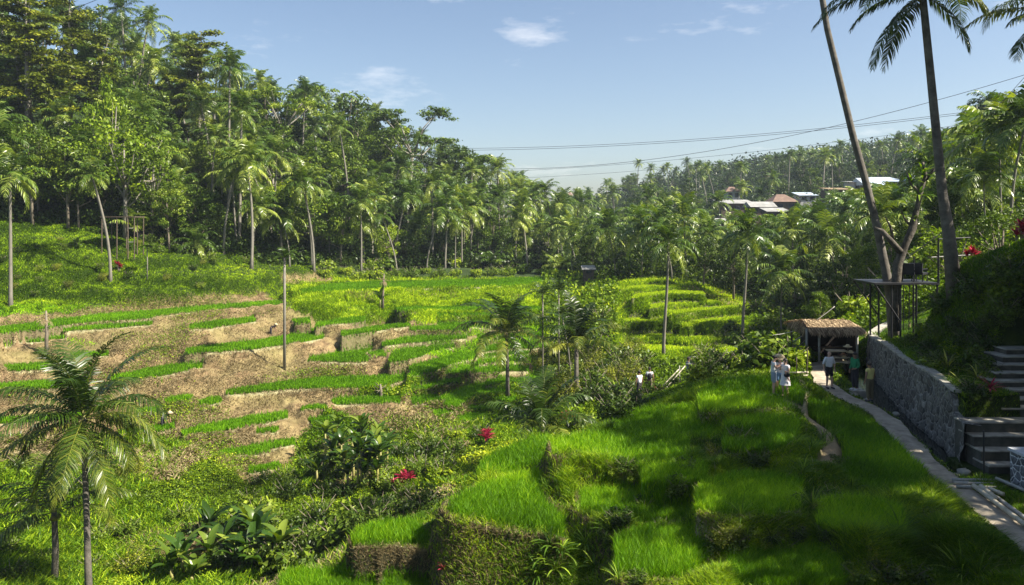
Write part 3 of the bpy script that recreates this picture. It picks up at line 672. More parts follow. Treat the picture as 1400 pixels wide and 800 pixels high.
def tree_mesh(name, seed, kind):
    rg = np.random.default_rng(seed); lb = LB(); tr = MB()
    if kind == 'dense': H, cr, k, cz, rz = 15, 4.4, 52, 9.8, 5.4
    if kind == 'tall': H, cr, k, cz, rz = 20, 3.7, 54, 13, 7.2
    if kind == 'airy': H, cr, k, cz, rz = 14, 4.2, 40, 9, 4.8
    if kind == 'small': H, cr, k, cz, rz = 8, 2.9, 30, 4.8, 3.0
    if kind in ('dense', 'tall', 'airy', 'small'):
        d = nrm(rg.normal(size=(k, 3))); q = rg.uniform(.35, 1, (k, 1)) ** .6; C = d * q * [cr, cr, rz] * rg.uniform(.8, 1.12, (k, 1)); C[:, 2] += cz
        # lopsided outline
        C[:, 0] *= 1 + .25 * np.sin(C[:, 2] * .9 + seed); C[:, 1] *= 1 + .2 * np.cos(C[:, 2] * .7 + seed)
        r = rg.uniform(.75, 1.45, (k, 1)) * (cr / 4.2) * np.array([[1, 1, .72]])
        n_ = {'dense': 120, 'tall': 105, 'airy': 70, 'small': 75}[kind]; sz = {'dense': .42, 'tall': .42, 'airy': .40, 'small': .30}[kind]
        leaf_cloud(lb, C, r, n_, sz, rg)
        lean = rg.normal(0, .5, 2)
        top = np.array([lean[0], lean[1], cz + rz * .3])
        tr.tube([(0, 0, -.8), (lean[0] * .3, lean[1] * .3, cz * .4), (lean[0] * .7, lean[1] * .7, cz * .8), tuple(top)], [.30, .22, .15, .06], 6)
        for c in C[rg.permutation(k)[:12]]:
            z0 = rg.uniform(.35, .8) * cz; b = np.array([lean[0] * z0 / cz * .8, lean[1] * z0 / cz * .8, z0]); mid = (b + c) / 2 + [0, 0, -.3]
            tr.tube([b, mid, c], [.10, .07, .03], 5)
    elif kind == 'tiered':                   # long level boughs, one above another
        H = 19; C = []; Rr = []
        for st in range(3):
            sx, sy = rg.normal(0, 1.3, 2) if st else (0, 0); hh_ = H * (1 - .14 * st)
            tr.tube([(sx * .2, sy * .2, -.8), (sx * .6, sy * .6, hh_ * .5), (sx, sy, hh_)], [.24 - .05 * st, .16, .04], 6)
            z = 5.5
            while z < hh_:
                az = rg.uniform(0, 6.28); ln = (1 - (z / hh_) ** 2 * .72) * rg.uniform(2.4, 4.8)
                for q in np.linspace(.35, 1, 4):
                    C.append([sx + math.cos(az) * ln * q, sy + math.sin(az) * ln * q, z + .5 * q + rg.normal(0, .12)]); Rr.append([.95, .95, .22])
                tr.tube([(sx * z / hh_, sy * z / hh_, z), (sx + math.cos(az) * ln, sy + math.sin(az) * ln, z + .45)], [.06, .02], 4); z += rg.uniform(.35, .7)
        leaf_cloud(lb, np.array(C), np.array(Rr), 42, .36, rg, up=1.2, tvar=.6, shell=.1)
    elif kind == 'umbrella':
        H = 17; C = []; Rr = []
        tr.tube([(0, 0, -.8), (.3, .1, 5), (.1, -.2, 9.5)], [.34, .26, .20], 7)
        for i in range(9):
            az = i * 2.4 + rg.normal(0, .3); ln = rg.uniform(2.5, 6.0); zt = rg.uniform(12, 16.5) - ln * .25
            e = np.array([math.cos(az) * ln, math.sin(az) * ln, zt]); tr.tube([(.1, -.2, 9.2), tuple(e * [.45, .45, 1] - [0, 0, 2.2]), tuple(e)], [.12, .08, .03], 5)
            for j in range(8):
                o = rg.normal(0, 1.25, 2); C.append([e[0] + o[0], e[1] + o[1], e[2] + rg.normal(.1, .22) - .12 * np.hypot(*o)]); Rr.append([1.05, 1.05, .30])
        leaf_cloud(lb, np.array(C), np.array(Rr), 62, .34, rg, up=1.0, tvar=.5, shell=.1)
    return lb, tr, H
def bush_mesh(name, seed, mat, r=1.3, h=1.3, k=16, n=85, size=.17, asp=.5):
    rg = np.random.default_rng(seed); lb = LB(); d = nrm(rg.normal(size=(k, 3))); d[:, 2] = abs(d[:, 2])
    C = d * rg.uniform(.2, .85, (k, 1)) * [r, r, h]; C[:, 2] += .15; Rr = rg.uniform(.32, .6, (k, 1)) * np.array([[r, r, h]]) * .8
    leaf_cloud(lb, C, Rr, n, size, rg, up=.6, asp=asp); return lb.mesh(name, mat)
def strap_plant(seed, n_, L, w, e_lo, e_hi, droop, segs=5, stem_h=0, t0=.5, tv=.2, lay=1):
    rg = np.random.default_rng(seed); lb = LB()
    for i in range(n_):
        az = i * 2.4 + rg.normal(0, .25); e0 = R(rg.uniform(e_lo, e_hi)); dr = R(droop) * rg.uniform(.6, 1.3); l_ = L * rg.uniform(.7, 1.1)
        s = np.linspace(0, 1, segs + 1); e = e0 - dr * s; ds = l_ / segs
        r = np.concatenate([[0], np.cumsum(np.cos(e[:-1]) * ds)]); z = np.concatenate([[0], np.cumsum(np.sin(e[:-1]) * ds)]) + stem_h * (rg.uniform(.55, 1) if stem_h else 0)
        c = np.stack([r * math.cos(az), r * math.sin(az), z], -1); sd = np.array([-math.sin(az), math.cos(az), 0])
        wd = w * np.sin(np.pi * np.clip(s * .92 + .06, 0, 1)) ** .7; up_ = nrm(np.cross(sd, np.gradient(c, axis=0)))
        V = np.stack([c - sd * wd[:, None] * .5 - up_ * wd[:, None] * .18, c, c + sd * wd[:, None] * .5 - up_ * wd[:, None] * .18], 1).reshape(-1, 3); Q = []
        for j in range(segs): Q += [(3 * j, 3 * j + 1, 3 * j + 4, 3 * j + 3), (3 * j + 1, 3 * j + 2, 3 * j + 5, 3 * j + 4)]
        lb.push(V, np.array(Q), None, float(np.clip(rg.normal(t0, tv), 0, 1)))
    return lb

# ------------------------------------------------------------------ prototypes
CROWNS = [palm_crown('crown', s, nf=nf, L=L, dead=d) for s, nf, L, d in [(1, 19, 4.3, 2), (2, 22, 4.7, 1), (3, 17, 4.0, 3), (4, 20, 4.5, 2), (5, 16, 4.2, 1)]]
YOUNG = [palm_crown('crown', s, nf=13, L=4.0, young=True, dead=0) for s in (11, 12, 13)]
TRUNKS = [palm_trunk('trunk', h, ln, i * 7 + 3) + (h,) for i, (h, ln) in enumerate([(13, .6), (13, 1.8), (13, 3.2), (13, .2)])]
STUB = palm_trunk('trunk', 1.2, .1, 5, r0=.28, r1=.18) + (1.2,)
BT = {}
for kd, seeds in (('dense', (1, 2, 3)), ('tall', (4, 5)), ('airy', (6, 7)), ('small', (8, 9)), ('tiered', (10, 11)), ('umbrella', (12, 13))):
    for s_ in seeds:
        lb, tr, H = tree_mesh('t', s_, kd); BT.setdefault(kd, []).append((lb, tr, H))
_cache = {}
def bt_mesh(kd, i, mat):
    key = (kd, i, mat)
    if key not in _cache:
        lb, tr, H = BT[kd][i]
        _cache[key] = (lb.mesh('crown', M[mat]), tr.mesh('trunk', M['bark_pale' if kd in ('airy', 'umbrella', 'tiered') else 'bark_tree'], True), H)
    return _cache[key]
TREES = []                                   # (root, radius, height) of everything grown
def put_tree(name, loc, parts, scale, rz, label, cat, group):
    r = empty(name, loc, rz, label, cat, group); r.scale = (scale,) * 3 if not hasattr(scale, '__len__') else scale
    for pn, me, off in parts:
        o = link(pn, me, r); 
        if off is not None: o.location = off
    return r
def palm(x, y, htop, ci, ti, rz, label, group, young=False, csc=1.0, z=None, name='coconut_palm'):
    """htop: height of the crown's foot above ground"""
    z = float(gz(x, y)) if z is None else z
    if young: me, top, h = STUB; cm = YOUNG[ci % 3]
    else: me, top, h = TRUNKS[ti % 4]; cm = CROWNS[ci % 5]
    s = htop / h if not young else 1.0
    r = empty(name, (x, y, z - .1), rz, label, 'palm tree', group)
    t = link('trunk', me, r); t.scale = (min(s, 1.3), min(s, 1.3), s)
    c = link('crown', cm, r); c.location = (top[0] * min(s, 1.3), top[1] * min(s, 1.3), top[2] * s); c.scale = (csc,) * 3
    return r
def tree(x, y, h, kd, i, mat, rz, label, group, wide=1.0, name='broadleaf_tree', cat='tree'):
    cm, tm, H = bt_mesh(kd, i % len(BT[kd]), mat); s = h / H
    r = empty(name, (x, y, float(gz(x, y)) - .1), rz, label, cat, group); r.scale = (s * wide, s * wide, s)
    link('trunk', tm, r); link('crown', cm, r); return r
ORD = ['leftmost', 'second', 'third', 'fourth', 'fifth', 'sixth', 'seventh', 'eighth', 'ninth', 'tenth', 'eleventh', 'twelfth', 'thirteenth', 'fourteenth', 'fifteenth', 'sixteenth', 'seventeenth', 'eighteenth', 'nineteenth', 'twentieth']
ORD += ['twenty-' + o for o in ('first', 'second', 'third', 'fourth', 'fifth', 'sixth', 'seventh', 'eighth', 'ninth')] + ['thirtieth'] + ['thirty-' + o for o in ('first', 'second', 'third', 'fourth', 'fifth', 'sixth', 'seventh', 'eighth', 'ninth')] + ['fortieth'] + ['forty-' + o for o in ('first', 'second', 'third', 'fourth', 'fifth', 'sixth', 'seventh', 'eighth', 'ninth')]
def onpx(px, D): return (px - CX) / FPX * D
# --- trees picked out one by one
HERO = []
def hpalm(px, pyc, D, ci, ti, label, csc=1.0, young=False, rz=None, group=None, name='coconut_palm'):
    x = onpx(px, D); z = float(gz(x, D)); zc = (HY - pyc) / FPX * D
    rz = random.uniform(0, 6.28) if rz is None else rz
    me, top, h = TRUNKS[ti % 4]; ht = max(zc - z, 1.0); s = ht / h
    # shift so that the crown, not the foot, stands over the chosen column
    ox = top[0] * min(s, 1.3); oy = top[1] * min(s, 1.3); c, s_ = math.cos(rz), math.sin(rz)
    if young: HERO.append((px, pyc, D, 3.5)); return palm(x, D, ht, ci, ti, rz, label, group, True, csc, name=name)
    xx = x - (ox * c - oy * s_); yy = D - (ox * s_ + oy * c)
    HERO.append((px, pyc, D, 3.5 * csc)); return palm(xx, yy, ht + .1, ci, ti, rz, label, group, False, csc, z=z, name=name)
def htree(px, pytop, D, kd, i, mat, label, wide=1.0, group=None):
    x = onpx(px, D); z = float(gz(x, D)); h = max((HY - pytop) / FPX * D - z, 3)
    HERO.append((px, pytop + h * .35 / D * FPX, D, 4 * h / 16 * wide)); return tree(x, D, h, kd, i, mat, random.uniform(0, 6.28), label, group, wide)
# ------------------------------------------------------------------ forest: single trees first
hpalm(203, 30, 150, 1, 1, 'very tall coconut palm rising highest above the left forest against the sky', 1.1, rz=2.6)
hpalm(165, 12, 152, 3, 0, 'coconut palm whose crown touches the upper edge behind the tiered trees', 1.0)
hpalm(314, 92, 128, 3, 3, 'tall coconut palm with upright crown standing on the left forest skyline', 1.15)
hpalm(417, 128, 160, 1, 0, 'coconut palm on the skyline left of the dark round treetops', 1.1)
hpalm(463, 172, 150, 2, 1, 'coconut palm with hanging fronds below the dark round treetops', 1.0)
hpalm(330, 150, 116, 0, 3, 'coconut palm above the large bright palm at the edge of the left forest', 1.0)
hpalm(338, 222, 108, 1, 0, 'large bright coconut palm at the front edge of the left forest', 1.15)
hpalm(412, 248, 114, 3, 1, 'pale-fronded coconut palm in the front row of the forest right of the large bright palm', 1.0)
hpalm(493, 275, 122, 0, 0, 'slim coconut palm with thin pale trunk in the forest front row near mid slope', .95)
hpalm(520, 292, 126, 2, 2, 'small coconut palm just right of the slim one in the forest front row', .85)
hpalm(556, 268, 134, 4, 1, 'coconut palm with drooping pale fronds in the forest front row', 1.0)
hpalm(590, 250, 142, 1, 0, 'leaning coconut palm behind the drooping pale one', .9)
hpalm(623, 302, 138, 2, 3, 'coconut palm with open star-shaped crown above the grey-green scrub', .9)
hpalm(680, 232, 175, 1, 0, 'coconut palm at the right end of the left forest skyline', 1.15)
hpalm(745, 262, 168, 2, 2, 'lone coconut palm standing clear at the foot of the sky gap', 1.05, rz=.8)
hpalm(708, 300, 150, 0, 0, 'coconut palm left of the lone one by the sky gap', 1.0)
hpalm(125, 238, 92, 2, 1, 'leaning coconut palm with few fronds on the upper left grass terrace', .75, rz=.2)
hpalm(14, 240, 84, 0, 3, 'coconut palm with yellow fronds at the left edge of the upper grass terrace', 1.0)
hpalm(268, 330, 106, 1, 0, 'low coconut palm at the forest foot above the grass terraces', .8)
htree(40, -40, 118, 'tiered', 0, 'leaf_yellow', 'tall tree with level tiered boughs in the upper left corner', 1.15)
htree(95, -18, 128, 'tiered', 1, 'leaf_yellow', 'tall tree with tiered boughs right of the corner tree', 1.05)
htree(138, 18, 138, 'tall', 0, 'leaf_dark', 'tall dark rounded tree between the tiered trees and the tallest palm', 1.0)
htree(275, 42, 140, 'tiered', 1, 'leaf_yellow', 'broad tiered tree on the skyline beside the upright palm', 1.25)
htree(172, 150, 103, 'airy', 0, 'leaf_light', 'bright green airy tree in front of the dark left forest', 1.0)
htree(207, 165, 106, 'airy', 1, 'leaf_light', 'bright green airy tree right beside the taller bright one', .9)
htree(150, 88, 108, 'airy', 1, 'leaf_light', 'slender light green tree above the bright airy trees', .55)
htree(385, 92, 150, 'umbrella', 1, 'leaf_mid', 'flat-topped tree leaning from the skyline left of the skyline palm', .9)
htree(468, 120, 190, 'small', 0, 'leaf_dark', 'dark round treetop on the skyline, left one of two', 1.0)
htree(484, 127, 192, 'small', 1, 'leaf_dark', 'dark round treetop on the skyline, right one of two', .8)
htree(562, 128, 175, 'umbrella', 0, 'leaf_mid', 'flat-topped feathery tree standing out on the skyline', 1.0)
htree(522, 148, 180, 'dense', 0, 'leaf_mid', 'bright green dense tree left of the flat-topped feathery tree', 1.0)
htree(640, 196, 190, 'dense', 1, 'leaf_dark', 'dark dense tree on the descending skyline', 1.1)
htree(610, 190, 195, 'tall', 1, 'leaf_dark', 'dark tall tree on the descending skyline', .9)
htree(45, 165, 100, 'dense', 2, 'leaf_mid', 'leafy tree with drooping green boughs at the left edge forest', .8)
htree(108, 196, 102, 'dense', 0, 'leaf_mid', 'leafy tree between the corner tree and the bright airy trees', .8)
# middle valley
hpalm(914, 330, 76, 1, 3, 'coconut palm with long straight trunk rising in front of the stepped green mound', .82, rz=1.1)
hpalm(1022, 318, 82, 3, 3, 'coconut palm with straight pale trunk right of the stepped green mound', .88, rz=1.1)
hpalm(1070, 372, 84, 0, 0, 'coconut palm with heavy crown right of the straight pale palm', 1.0)
hpalm(840, 362, 128, 2, 0, 'bright low coconut palm behind the upper rice terrace', 1.0, young=True)
hpalm(1122, 300, 150, 2, 1, 'coconut palm with pale hanging fronds below the big house', 1.1)
hpalm(1040, 268, 245, 1, 0, 'coconut palm standing above the village roofs', 1.2)
hpalm(885, 272, 190, 0, 0, 'coconut palm with white trunk in mid valley, left one of a pair', 1.2)
hpalm(905, 280, 195, 3, 1, 'coconut palm with white trunk in mid valley, right one of a pair', 1.1)
hpalm(982, 276, 200, 2, 0, 'coconut palm with pale crown left of the village roofs', 1.2)
for i, (px, py, D) in enumerate([(873, 224, 420), (890, 230, 415), (912, 228, 405), (939, 222, 400), (957, 226, 405), (985, 226, 395), (1010, 230, 390), (1110, 212, 330), (1070, 218, 340), (1095, 208, 335), (1150, 200, 300), (1178, 206, 290), (1205, 200, 280), (1228, 192, 250), (1262, 185, 210), (1290, 200, 190)]):
    hpalm(px, py, D, i, i % 2, (f'distant coconut palm on the far ridge skyline, {ORD[i]} from the left' if i else 'distant coconut palm, leftmost on the far ridge skyline'), .95, group='coconut palms on the far ridge skyline')
htree(1360, 125, 120, 'dense', 1, 'leaf_dark', 'large leafy tree on the right ridge skyline', 1.2)
htree(1325, 160, 135, 'tall', 0, 'leaf_dark', 'tall leafy tree left of the large one on the right ridge', 1.1)
htree(1290, 178, 150, 'dense', 2, 'leaf_dark', 'dark tree on the right ridge beside the near palm trunk', 1.0)
htree(1400, 128, 105, 'tall', 1, 'leaf_dark', 'tall leafy tree at the right edge skyline', 1.1)
hpalm(1352, 145, 118, 2, 0, 'coconut palm with pale crown among the right ridge treetops', 1.0)
hpalm(1345, 240, 62, 0, 3, 'coconut palm low on the right slope behind the hedge bank', .8)
hpalm(1385, 215, 75, 4, 0, 'coconut palm on the right slope near the picture edge', .9)
hpalm(1310, 262, 70, 3, 1, 'coconut palm just right of the near grey trunk', .8)
htree(1180, 330, 66, 'dense', 1, 'leaf_mid', 'leafy green tree behind the leaning near palm', 1.0)
htree(1235, 300, 70, 'airy', 0, 'leaf_mid', 'leafy tree behind the viewing platform', 1.0)
htree(1120, 395, 60, 'dense', 0, 'leaf_light', 'bright leafy tree above the thatched stall', .9)
htree(1300, 300, 52, 'small', 0, 'leaf_light', 'bright green shrub tree right of the near palm foot', 1.1)
htree(1365, 275, 46, 'small', 1, 'leaf_mid', 'bright green tree above the hedge bank', .9)

# ------------------------------------------------------------------ forest: the rest, kept only where they show
OB = np.full((110, 190), 1e9)                # coarse picture of what stands in front, 8 px cells
def disc(px, py, r):
    x0, x1 = (px - r + 60) / 8, (px + r + 60) / 8; y0, y1 = (py - r + 60) / 8, (py + r + 60) / 8
    xs = np.arange(max(0, int(x0)), min(190, int(x1) + 1)); ys_ = np.arange(max(0, int(y0)), min(110, int(y1) + 1))
    return xs, ys_
placed = [(p[0], p[1], p[2], p[3]) for p in HERO]
def visible(px, py, D, rad, need=.16):
    r = rad / D * FPX
    if px + r < 0 or px - r > 1400: return False
    g = np.linspace(-1, 1, 5); tot = vis = 0
    # ground in front
    Dsm = np.exp(np.linspace(math.log(60), math.log(D * .97), 40)); x = (px - CX) / FPX * Dsm; hor = (HY - FPX * gz(x, Dsm) / Dsm).min()
    near = [q for q in placed if q[2] < D - 2 and abs(q[0] - px) < r + q[3] / q[2] * FPX and abs(q[1] - py) < r + q[3] / q[2] * FPX]
    for gx in g:
        for gy in g:
            if gx * gx + gy * gy > 1.05: continue
            X_, Y_ = px + gx * r, py + gy * r; tot += 1
            if Y_ > hor or Y_ < 0 or X_ < 0 or X_ > 1400: continue
            c = sum(1 for q in near if (q[0] - X_) ** 2 + (q[1] - Y_) ** 2 < (.85 * q[3] / q[2] * FPX) ** 2)
            vis += .32 ** c
    return vis / tot > need
def front_left(px): return np.interp(px, [-80, 0, 100, 200, 300, 450, 600, 760], [97, 98, 101, 104, 108, 120, 136, 152])
batches = []
def scatter(nm, n_try, pxr, Drange, mind, skyl, kinds, seed, need=.16, limit=200):
    rg = random.Random(seed); out = []; cand = []
    for _ in range(n_try):
        px = rg.uniform(*pxr); u = rg.random(); Dr = Drange(px); D = Dr[0] * (Dr[1] / Dr[0]) ** u; cand.append((D, px))
    cand.sort(); pts = []
    for D, px in cand:
        x = onpx(px, D)
        if any((x - a) ** 2 + (D - b) ** 2 < (mind * (D / 120) ** .5) ** 2 for a, b in pts): continue
        k = rg.choices([k_[0] for k_ in kinds], [k_[1] for k_ in kinds])[0]; spec = [k_ for k_ in kinds if k_[0] == k][0]
        h = rg.uniform(*spec[2]); z = float(gz(x, D)); pyt = HY - FPX * (z + h) / D
        lim = skyl(px)
        if D < 186:
            for (xa_, xb_, yk) in ((1128, 1168, 279), (1168, 1245, 276), (975, 1062, 309), (1062, 1118, 297)):
                if xa_ - 14 < px < xb_ + 14: lim = max(lim, yk)
        elif D < 240 and any(xa_ - 12 < px < xb_ + 12 for xa_, xb_ in ((1128, 1260), (975, 1095))): continue
        if pyt < lim: h = max(z + (HY - lim) / FPX * D - z - rg.uniform(0, 2), 0); h = (HY - lim) / FPX * D - z - rg.uniform(0, 2.5)
        if h < 3.0: continue
        rad = 3.4 if k == 'palm' else (h * .27)
        pc = HY - FPX * (z + (h if k == 'palm' else h * .65)) / D
        if not visible(px, pc, D, rad, need): continue
        placed.append((px, pc, D, rad)); pts.append((x, D)); out.append((px, D, x, k, h, spec)); 
        if len(out) >= limit: break
    return out
sky_left = lambda px: np.interp(px, [-80, 0, 60, 150, 200, 260, 300, 345, 400, 450, 520, 600, 650, 700, 760], [-60, -30, 5, 25, 60, 55, 85, 110, 120, 130, 150, 190, 210, 235, 275])
sky_far = lambda px: np.interp(px, [740, 780, 830, 870, 940, 1010, 1060, 1110, 1200, 1260, 1290, 1330, 1400, 1500], [285, 265, 248, 232, 226, 228, 214, 205, 210, 190, 175, 155, 125, 120])
L1 = scatter('left', 900, (-60, 770), lambda px: (front_left(px), front_left(px) * 1.25), 3.7, sky_left, [('palm', 8, (6, 14)), ('dense', 2.5, (8, 13)), ('small', 2.5, (5, 8)), ('airy', 1.5, (8, 13)), ('young', 3, (3, 3))], 3, .12, 140)
L2 = scatter('left', 900, (-60, 790), lambda px: (front_left(px) * 1.22, front_left(px) * 2.0), 5.2, sky_left, [('palm', 6, (11, 18)), ('dense', 4, (12, 17)), ('tall', 1.5, (15, 20)), ('tiered', .6, (14, 18)), ('umbrella', 1, (13, 17)), ('airy', 1, (12, 16))], 4, .12, 140)
M1 = scatter('mid', 1600, (745, 1400), lambda px: (np.interp(px, [745, 800, 850, 1000, 1050, 1150, 1250, 1400], [150, 125, 112, 100, 96, 78, 70, 60]), 240), 5.4, lambda px: np.interp(px, [745, 850, 950, 1100, 1180, 1250, 1330, 1400], [310, 300, 292, 280, 262, 225, 180, 140]), [('palm', 7, (7, 14)), ('dense', 2, (7, 12)), ('small', 3, (4, 8)), ('airy', 1.2, (7, 11)), ('young', 2, (3, 3))], 5, .17, 130)
F1 = scatter('far', 1800, (735, 1400), lambda px: (235, np.interp(px, [735, 900, 1100, 1300, 1400], [520, 480, 420, 260, 240])), 9.0, sky_far, [('palm', 4, (11, 17)), ('dense', 4, (10, 14)), ('tall', 2, (12, 17)), ('small', 2, (7, 10))], 6, .13, 175)
KL = {'palm': 'coconut palm', 'young': 'young trunkless coconut palm', 'dense': 'dense broadleaf tree', 'tall': 'tall broadleaf tree', 'airy': 'light green airy tree', 'small': 'small bushy tree', 'tiered': 'tiered tree', 'umbrella': 'flat-topped tree'}
def zones(lst, what, where, cuts):
    """each tree is named by kind, by what it stands above or below, and by its rank among its like"""
    by = {}
    for t in lst:
        zi = sum(t[0] > c_ for c_, _ in cuts[1:]); by.setdefault((t[3], zi), []).append(t)
    for (k, zi), ts in by.items():
        ts.sort(key=lambda t: t[0])
        for i, (px, D, x, _, h, spec) in enumerate(ts):
            nm_ = KL[k]; pos = cuts[zi][1]
            lab = f'{ORD[min(i, 48)]} {nm_} {where} {pos}' if len(ts) > 1 else f'only {nm_} {where}, {pos}'
            grp = f'{KL[k]}s {where}'; rz = random.uniform(0, 6.28); sd_ = int(px * 7 + D) % 97
            if k == 'palm': palm(x, D, h, sd_, sd_ // 5, rz, lab, grp, False, random.uniform(.95, 1.25) * (.82 if D > 220 else 1))
            elif k == 'young': palm(x, D, 2, sd_, 0, rz, lab, grp, True, random.uniform(.8, 1.15))
            else:
                mats = {'dense': ['leaf_mid', 'leaf_dark', 'leaf_mid'], 'tall': ['leaf_dark', 'leaf_mid'], 'airy': ['leaf_light', 'leaf_mid'], 'small': ['leaf_mid', 'leaf_light', 'leaf_dark'], 'tiered': ['leaf_yellow', 'leaf_mid'], 'umbrella': ['leaf_mid', 'leaf_mid']}[k]
                if D > 235: mats = ['leaf_dark', 'leaf_mid', 'leaf_dark']
                tree(x, D, h, k, sd_, mats[sd_ % len(mats)], rz, lab, grp, random.uniform(.9, 1.2))
zones(L1, 'tree', 'in the left forest front', [(-99, 'at the far left'), (180, 'behind the grass terraces'), (360, 'behind the bare cut bank'), (520, 'above the long top terrace'), (660, 'near its right end')])
zones(L2, 'tree', 'up in the left forest', [(-99, 'by the left corner'), (160, 'near the tallest palm'), (320, 'below the skyline palms'), (480, 'below the round treetops'), (620, 'on its falling right end')])
zones(M1, 'tree', 'mid valley', [(-99, 'left of the stepped mound'), (870, 'behind the stepped mound'), (1010, 'below the village roofs'), (1140, 'behind the leaning palm'), (1290, 'at the right edge')])
zones(F1, 'tree', 'on the far hillside', [(-99, 'by the sky gap'), (860, 'under the skyline palms'), (960, 'left of the village'), (1080, 'around the houses'), (1220, 'right of the houses')])
print('TREES', len(L1), len(L2), len(M1), len(F1))
# ------------------------------------------------------------------ rice, grass and ground cover
M['rice'] = leaf_mat('rice_blade', (0.05, 0.17, 0.014), (0.14, 0.36, 0.022), (0.34, 0.55, 0.045), rough=0.5, trans=0.42, spec=.3, tcol=(1.5, 1.5, .4))
M['rice_far'] = leaf_mat('rice_blade_far', (0.06, 0.20, 0.012), (0.16, 0.40, 0.020), (0.34, 0.58, 0.03), rough=0.6, trans=0.35, spec=.2)
M['short'] = leaf_mat('short_grass', (0.10, 0.24, 0.015), (0.26, 0.46, 0.03), (0.50, 0.62, 0.06), rough=0.6, trans=0.35, spec=.2)
M['grass'] = leaf_mat('grass_blade', (0.030, 0.09, 0.010), (0.10, 0.24, 0.018), (0.30, 0.44, 0.035), rough=0.5, trans=0.40, spec=.3, tcol=(1.6, 1.6, .4))
M['cover'] = leaf_mat('cover_leaf', (0.040, 0.10, 0.010), (0.15, 0.28, 0.020), (0.38, 0.46, 0.045), rough=0.5, trans=0.3, spec=.35)
M['straw'] = leaf_mat('dry_grass', (0.14, 0.11, 0.05), (0.30, 0.24, 0.12), (0.46, 0.38, 0.21), rough=0.8, trans=0.2, tcol=(1, .9, .6))
dU = np.gradient(us); dVv = np.gradient(np.log(ys))
CELL = np.outer(dVv, dU)
SX = np.clip(steep, 0, 2)
def sample(w, n, seed):
    rg = np.random.default_rng(seed); p = (w * CELL).ravel(); c = np.cumsum(p); c /= c[-1]
    i = np.searchsorted(c, rg.random(n)); r, q = np.divmod(i, NU)
    fi = np.clip(r + rg.uniform(-.5, .5, n), 0, NV - 1.01); fj = np.clip(q + rg.uniform(-.5, .5, n), 0, NU - 1.01)
    y = np.exp(np.interp(fi, np.arange(NV), np.log(ys))); x = np.interp(fj, np.arange(NU), us) * y
    return np.stack([x, y, bil(Z, fi, fj)], -1), rg
def blades(name, p, h, w, lean, mat, rg, tone=.5, tv=.16, wind=(0.25, -.1), label='', stuff='grass', seg3=True):
    n = len(p); a = rg.uniform(0, 6.283, n); d = np.stack([np.cos(a), np.sin(a), np.zeros(n)], -1)
    ln = lean * rg.uniform(.3, 1.5, n)[:, None]; wd = np.array([wind[0], wind[1], 0])
    o = d * ln + wd * rg.uniform(.3, 1.3, n)[:, None] * lean; h = h[:, None]; up = np.array([0, 0, 1.0])
    b = rg.uniform(0, 6.283, n); sd = np.stack([np.cos(b), np.sin(b), np.zeros(n)], -1) * (w / 2)[:, None]
    p1 = p + (up + o * .35) * h * .42; p2 = p + (up * .94 + o * .95) * h * .78; p3 = p + (up * 1.0 + o * 1.75) * h
    V = np.stack([p - sd * .8, p + sd * .8, p1 + sd, p1 - sd, p2 + sd * .75, p2 - sd * .75, p3], 1).reshape(-1, 3)
    i = np.arange(n)[:, None] * 7
    Q = np.concatenate([np.concatenate([i, i + 1, i + 2, i + 3], 1), np.concatenate([i + 3, i + 2, i + 4, i + 5], 1)]); T = np.concatenate([i + 5, i + 4, i + 6], 1)
    tn = tone if np.ndim(tone) else np.full(n, tone)
    A = np.repeat(np.clip(tn + rg.normal(0, tv, n), 0, 1), 7)
    ob = link(name, mesh_np(name, V, [Q, T], [M[mat]], {'t': A})); tag(ob, label, None, None, 'stuff'); return ob
def leafcover(name, p, size, mat, rg, tone=.5, label='', up=1.0, lift=.15):
    n = len(p); nr = nrm(rg.normal(size=(n, 3)) * .75 + [0, 0, up]); t1 = nrm(np.cross(nr, rg.normal(size=(n, 3)))); t2 = np.cross(nr, t1)
    sz = (size * rg.uniform(.6, 1.4, n))[:, None]; c = p + np.array([0, 0, 1]) * sz * rg.uniform(0, 1.6, n)[:, None] + [0, 0, .0]
    a = t1 * sz * .5; b = t2 * sz * .27; f = nr * sz * .1
    V = np.stack([c - a, c + b + f, c + a, c - b + f], 1).reshape(-1, 3); Q = np.arange(n * 4).reshape(-1, 4)
    A = np.repeat(np.clip(tone + rg.normal(0, .17, n), 0, 1), 4)
    ob = link(name, mesh_np(name, V, [Q], [M[mat]], {'t': A})); tag(ob, label, None, None, 'stuff'); return ob
onear = np.zeros((NV, NU)); kinds = np.array([{'rice': 1, 'short': 2, 'near': 3}[q[2]] for q in PADS] + [0]); KM = kinds[padm]
inview = ((PXf > -60) & (PXf < 1460) & (PY > -10) & (PY < 840)).astype(float)
# hidden ground gets nothing: keep cells whose sight line is free
hor = np.minimum.accumulate(np.where(Y > 6, PY, 1e9), 0); seen = (PY <= np.vstack([np.full((1, NU), 1e9), hor[:-1]]) + 10).astype(float) * inview
facing = np.clip(-np.gradient(PY, axis=0) / np.gradient(np.log(Y), axis=0) / 1050, 0.02, 1.5)   # how much picture each cell takes
# far paddies, drilled in clumps
p, rg = sample(seen * (KM == 1), 150000, 1)
hh_ = rg.uniform(.22, .40, len(p)); tone = .50 + .16 * fbm(p[:, 0], p[:, 1], 4, 2, 9)
blades('rice_seedlings', p, hh_, np.full(len(p), .055), .16, 'rice_far', rg, tone, .13, label='bright green young rice standing in the narrow paddies across the valley')
p, rg = sample(seen * (KM == 2), 45000, 2)
blades('short_grass', p, rg.uniform(.06, .16, len(p)), np.full(len(p), .06), .3, 'short', rg, .62, .16, label='short yellow-green growth on the level steps of the grass mound')
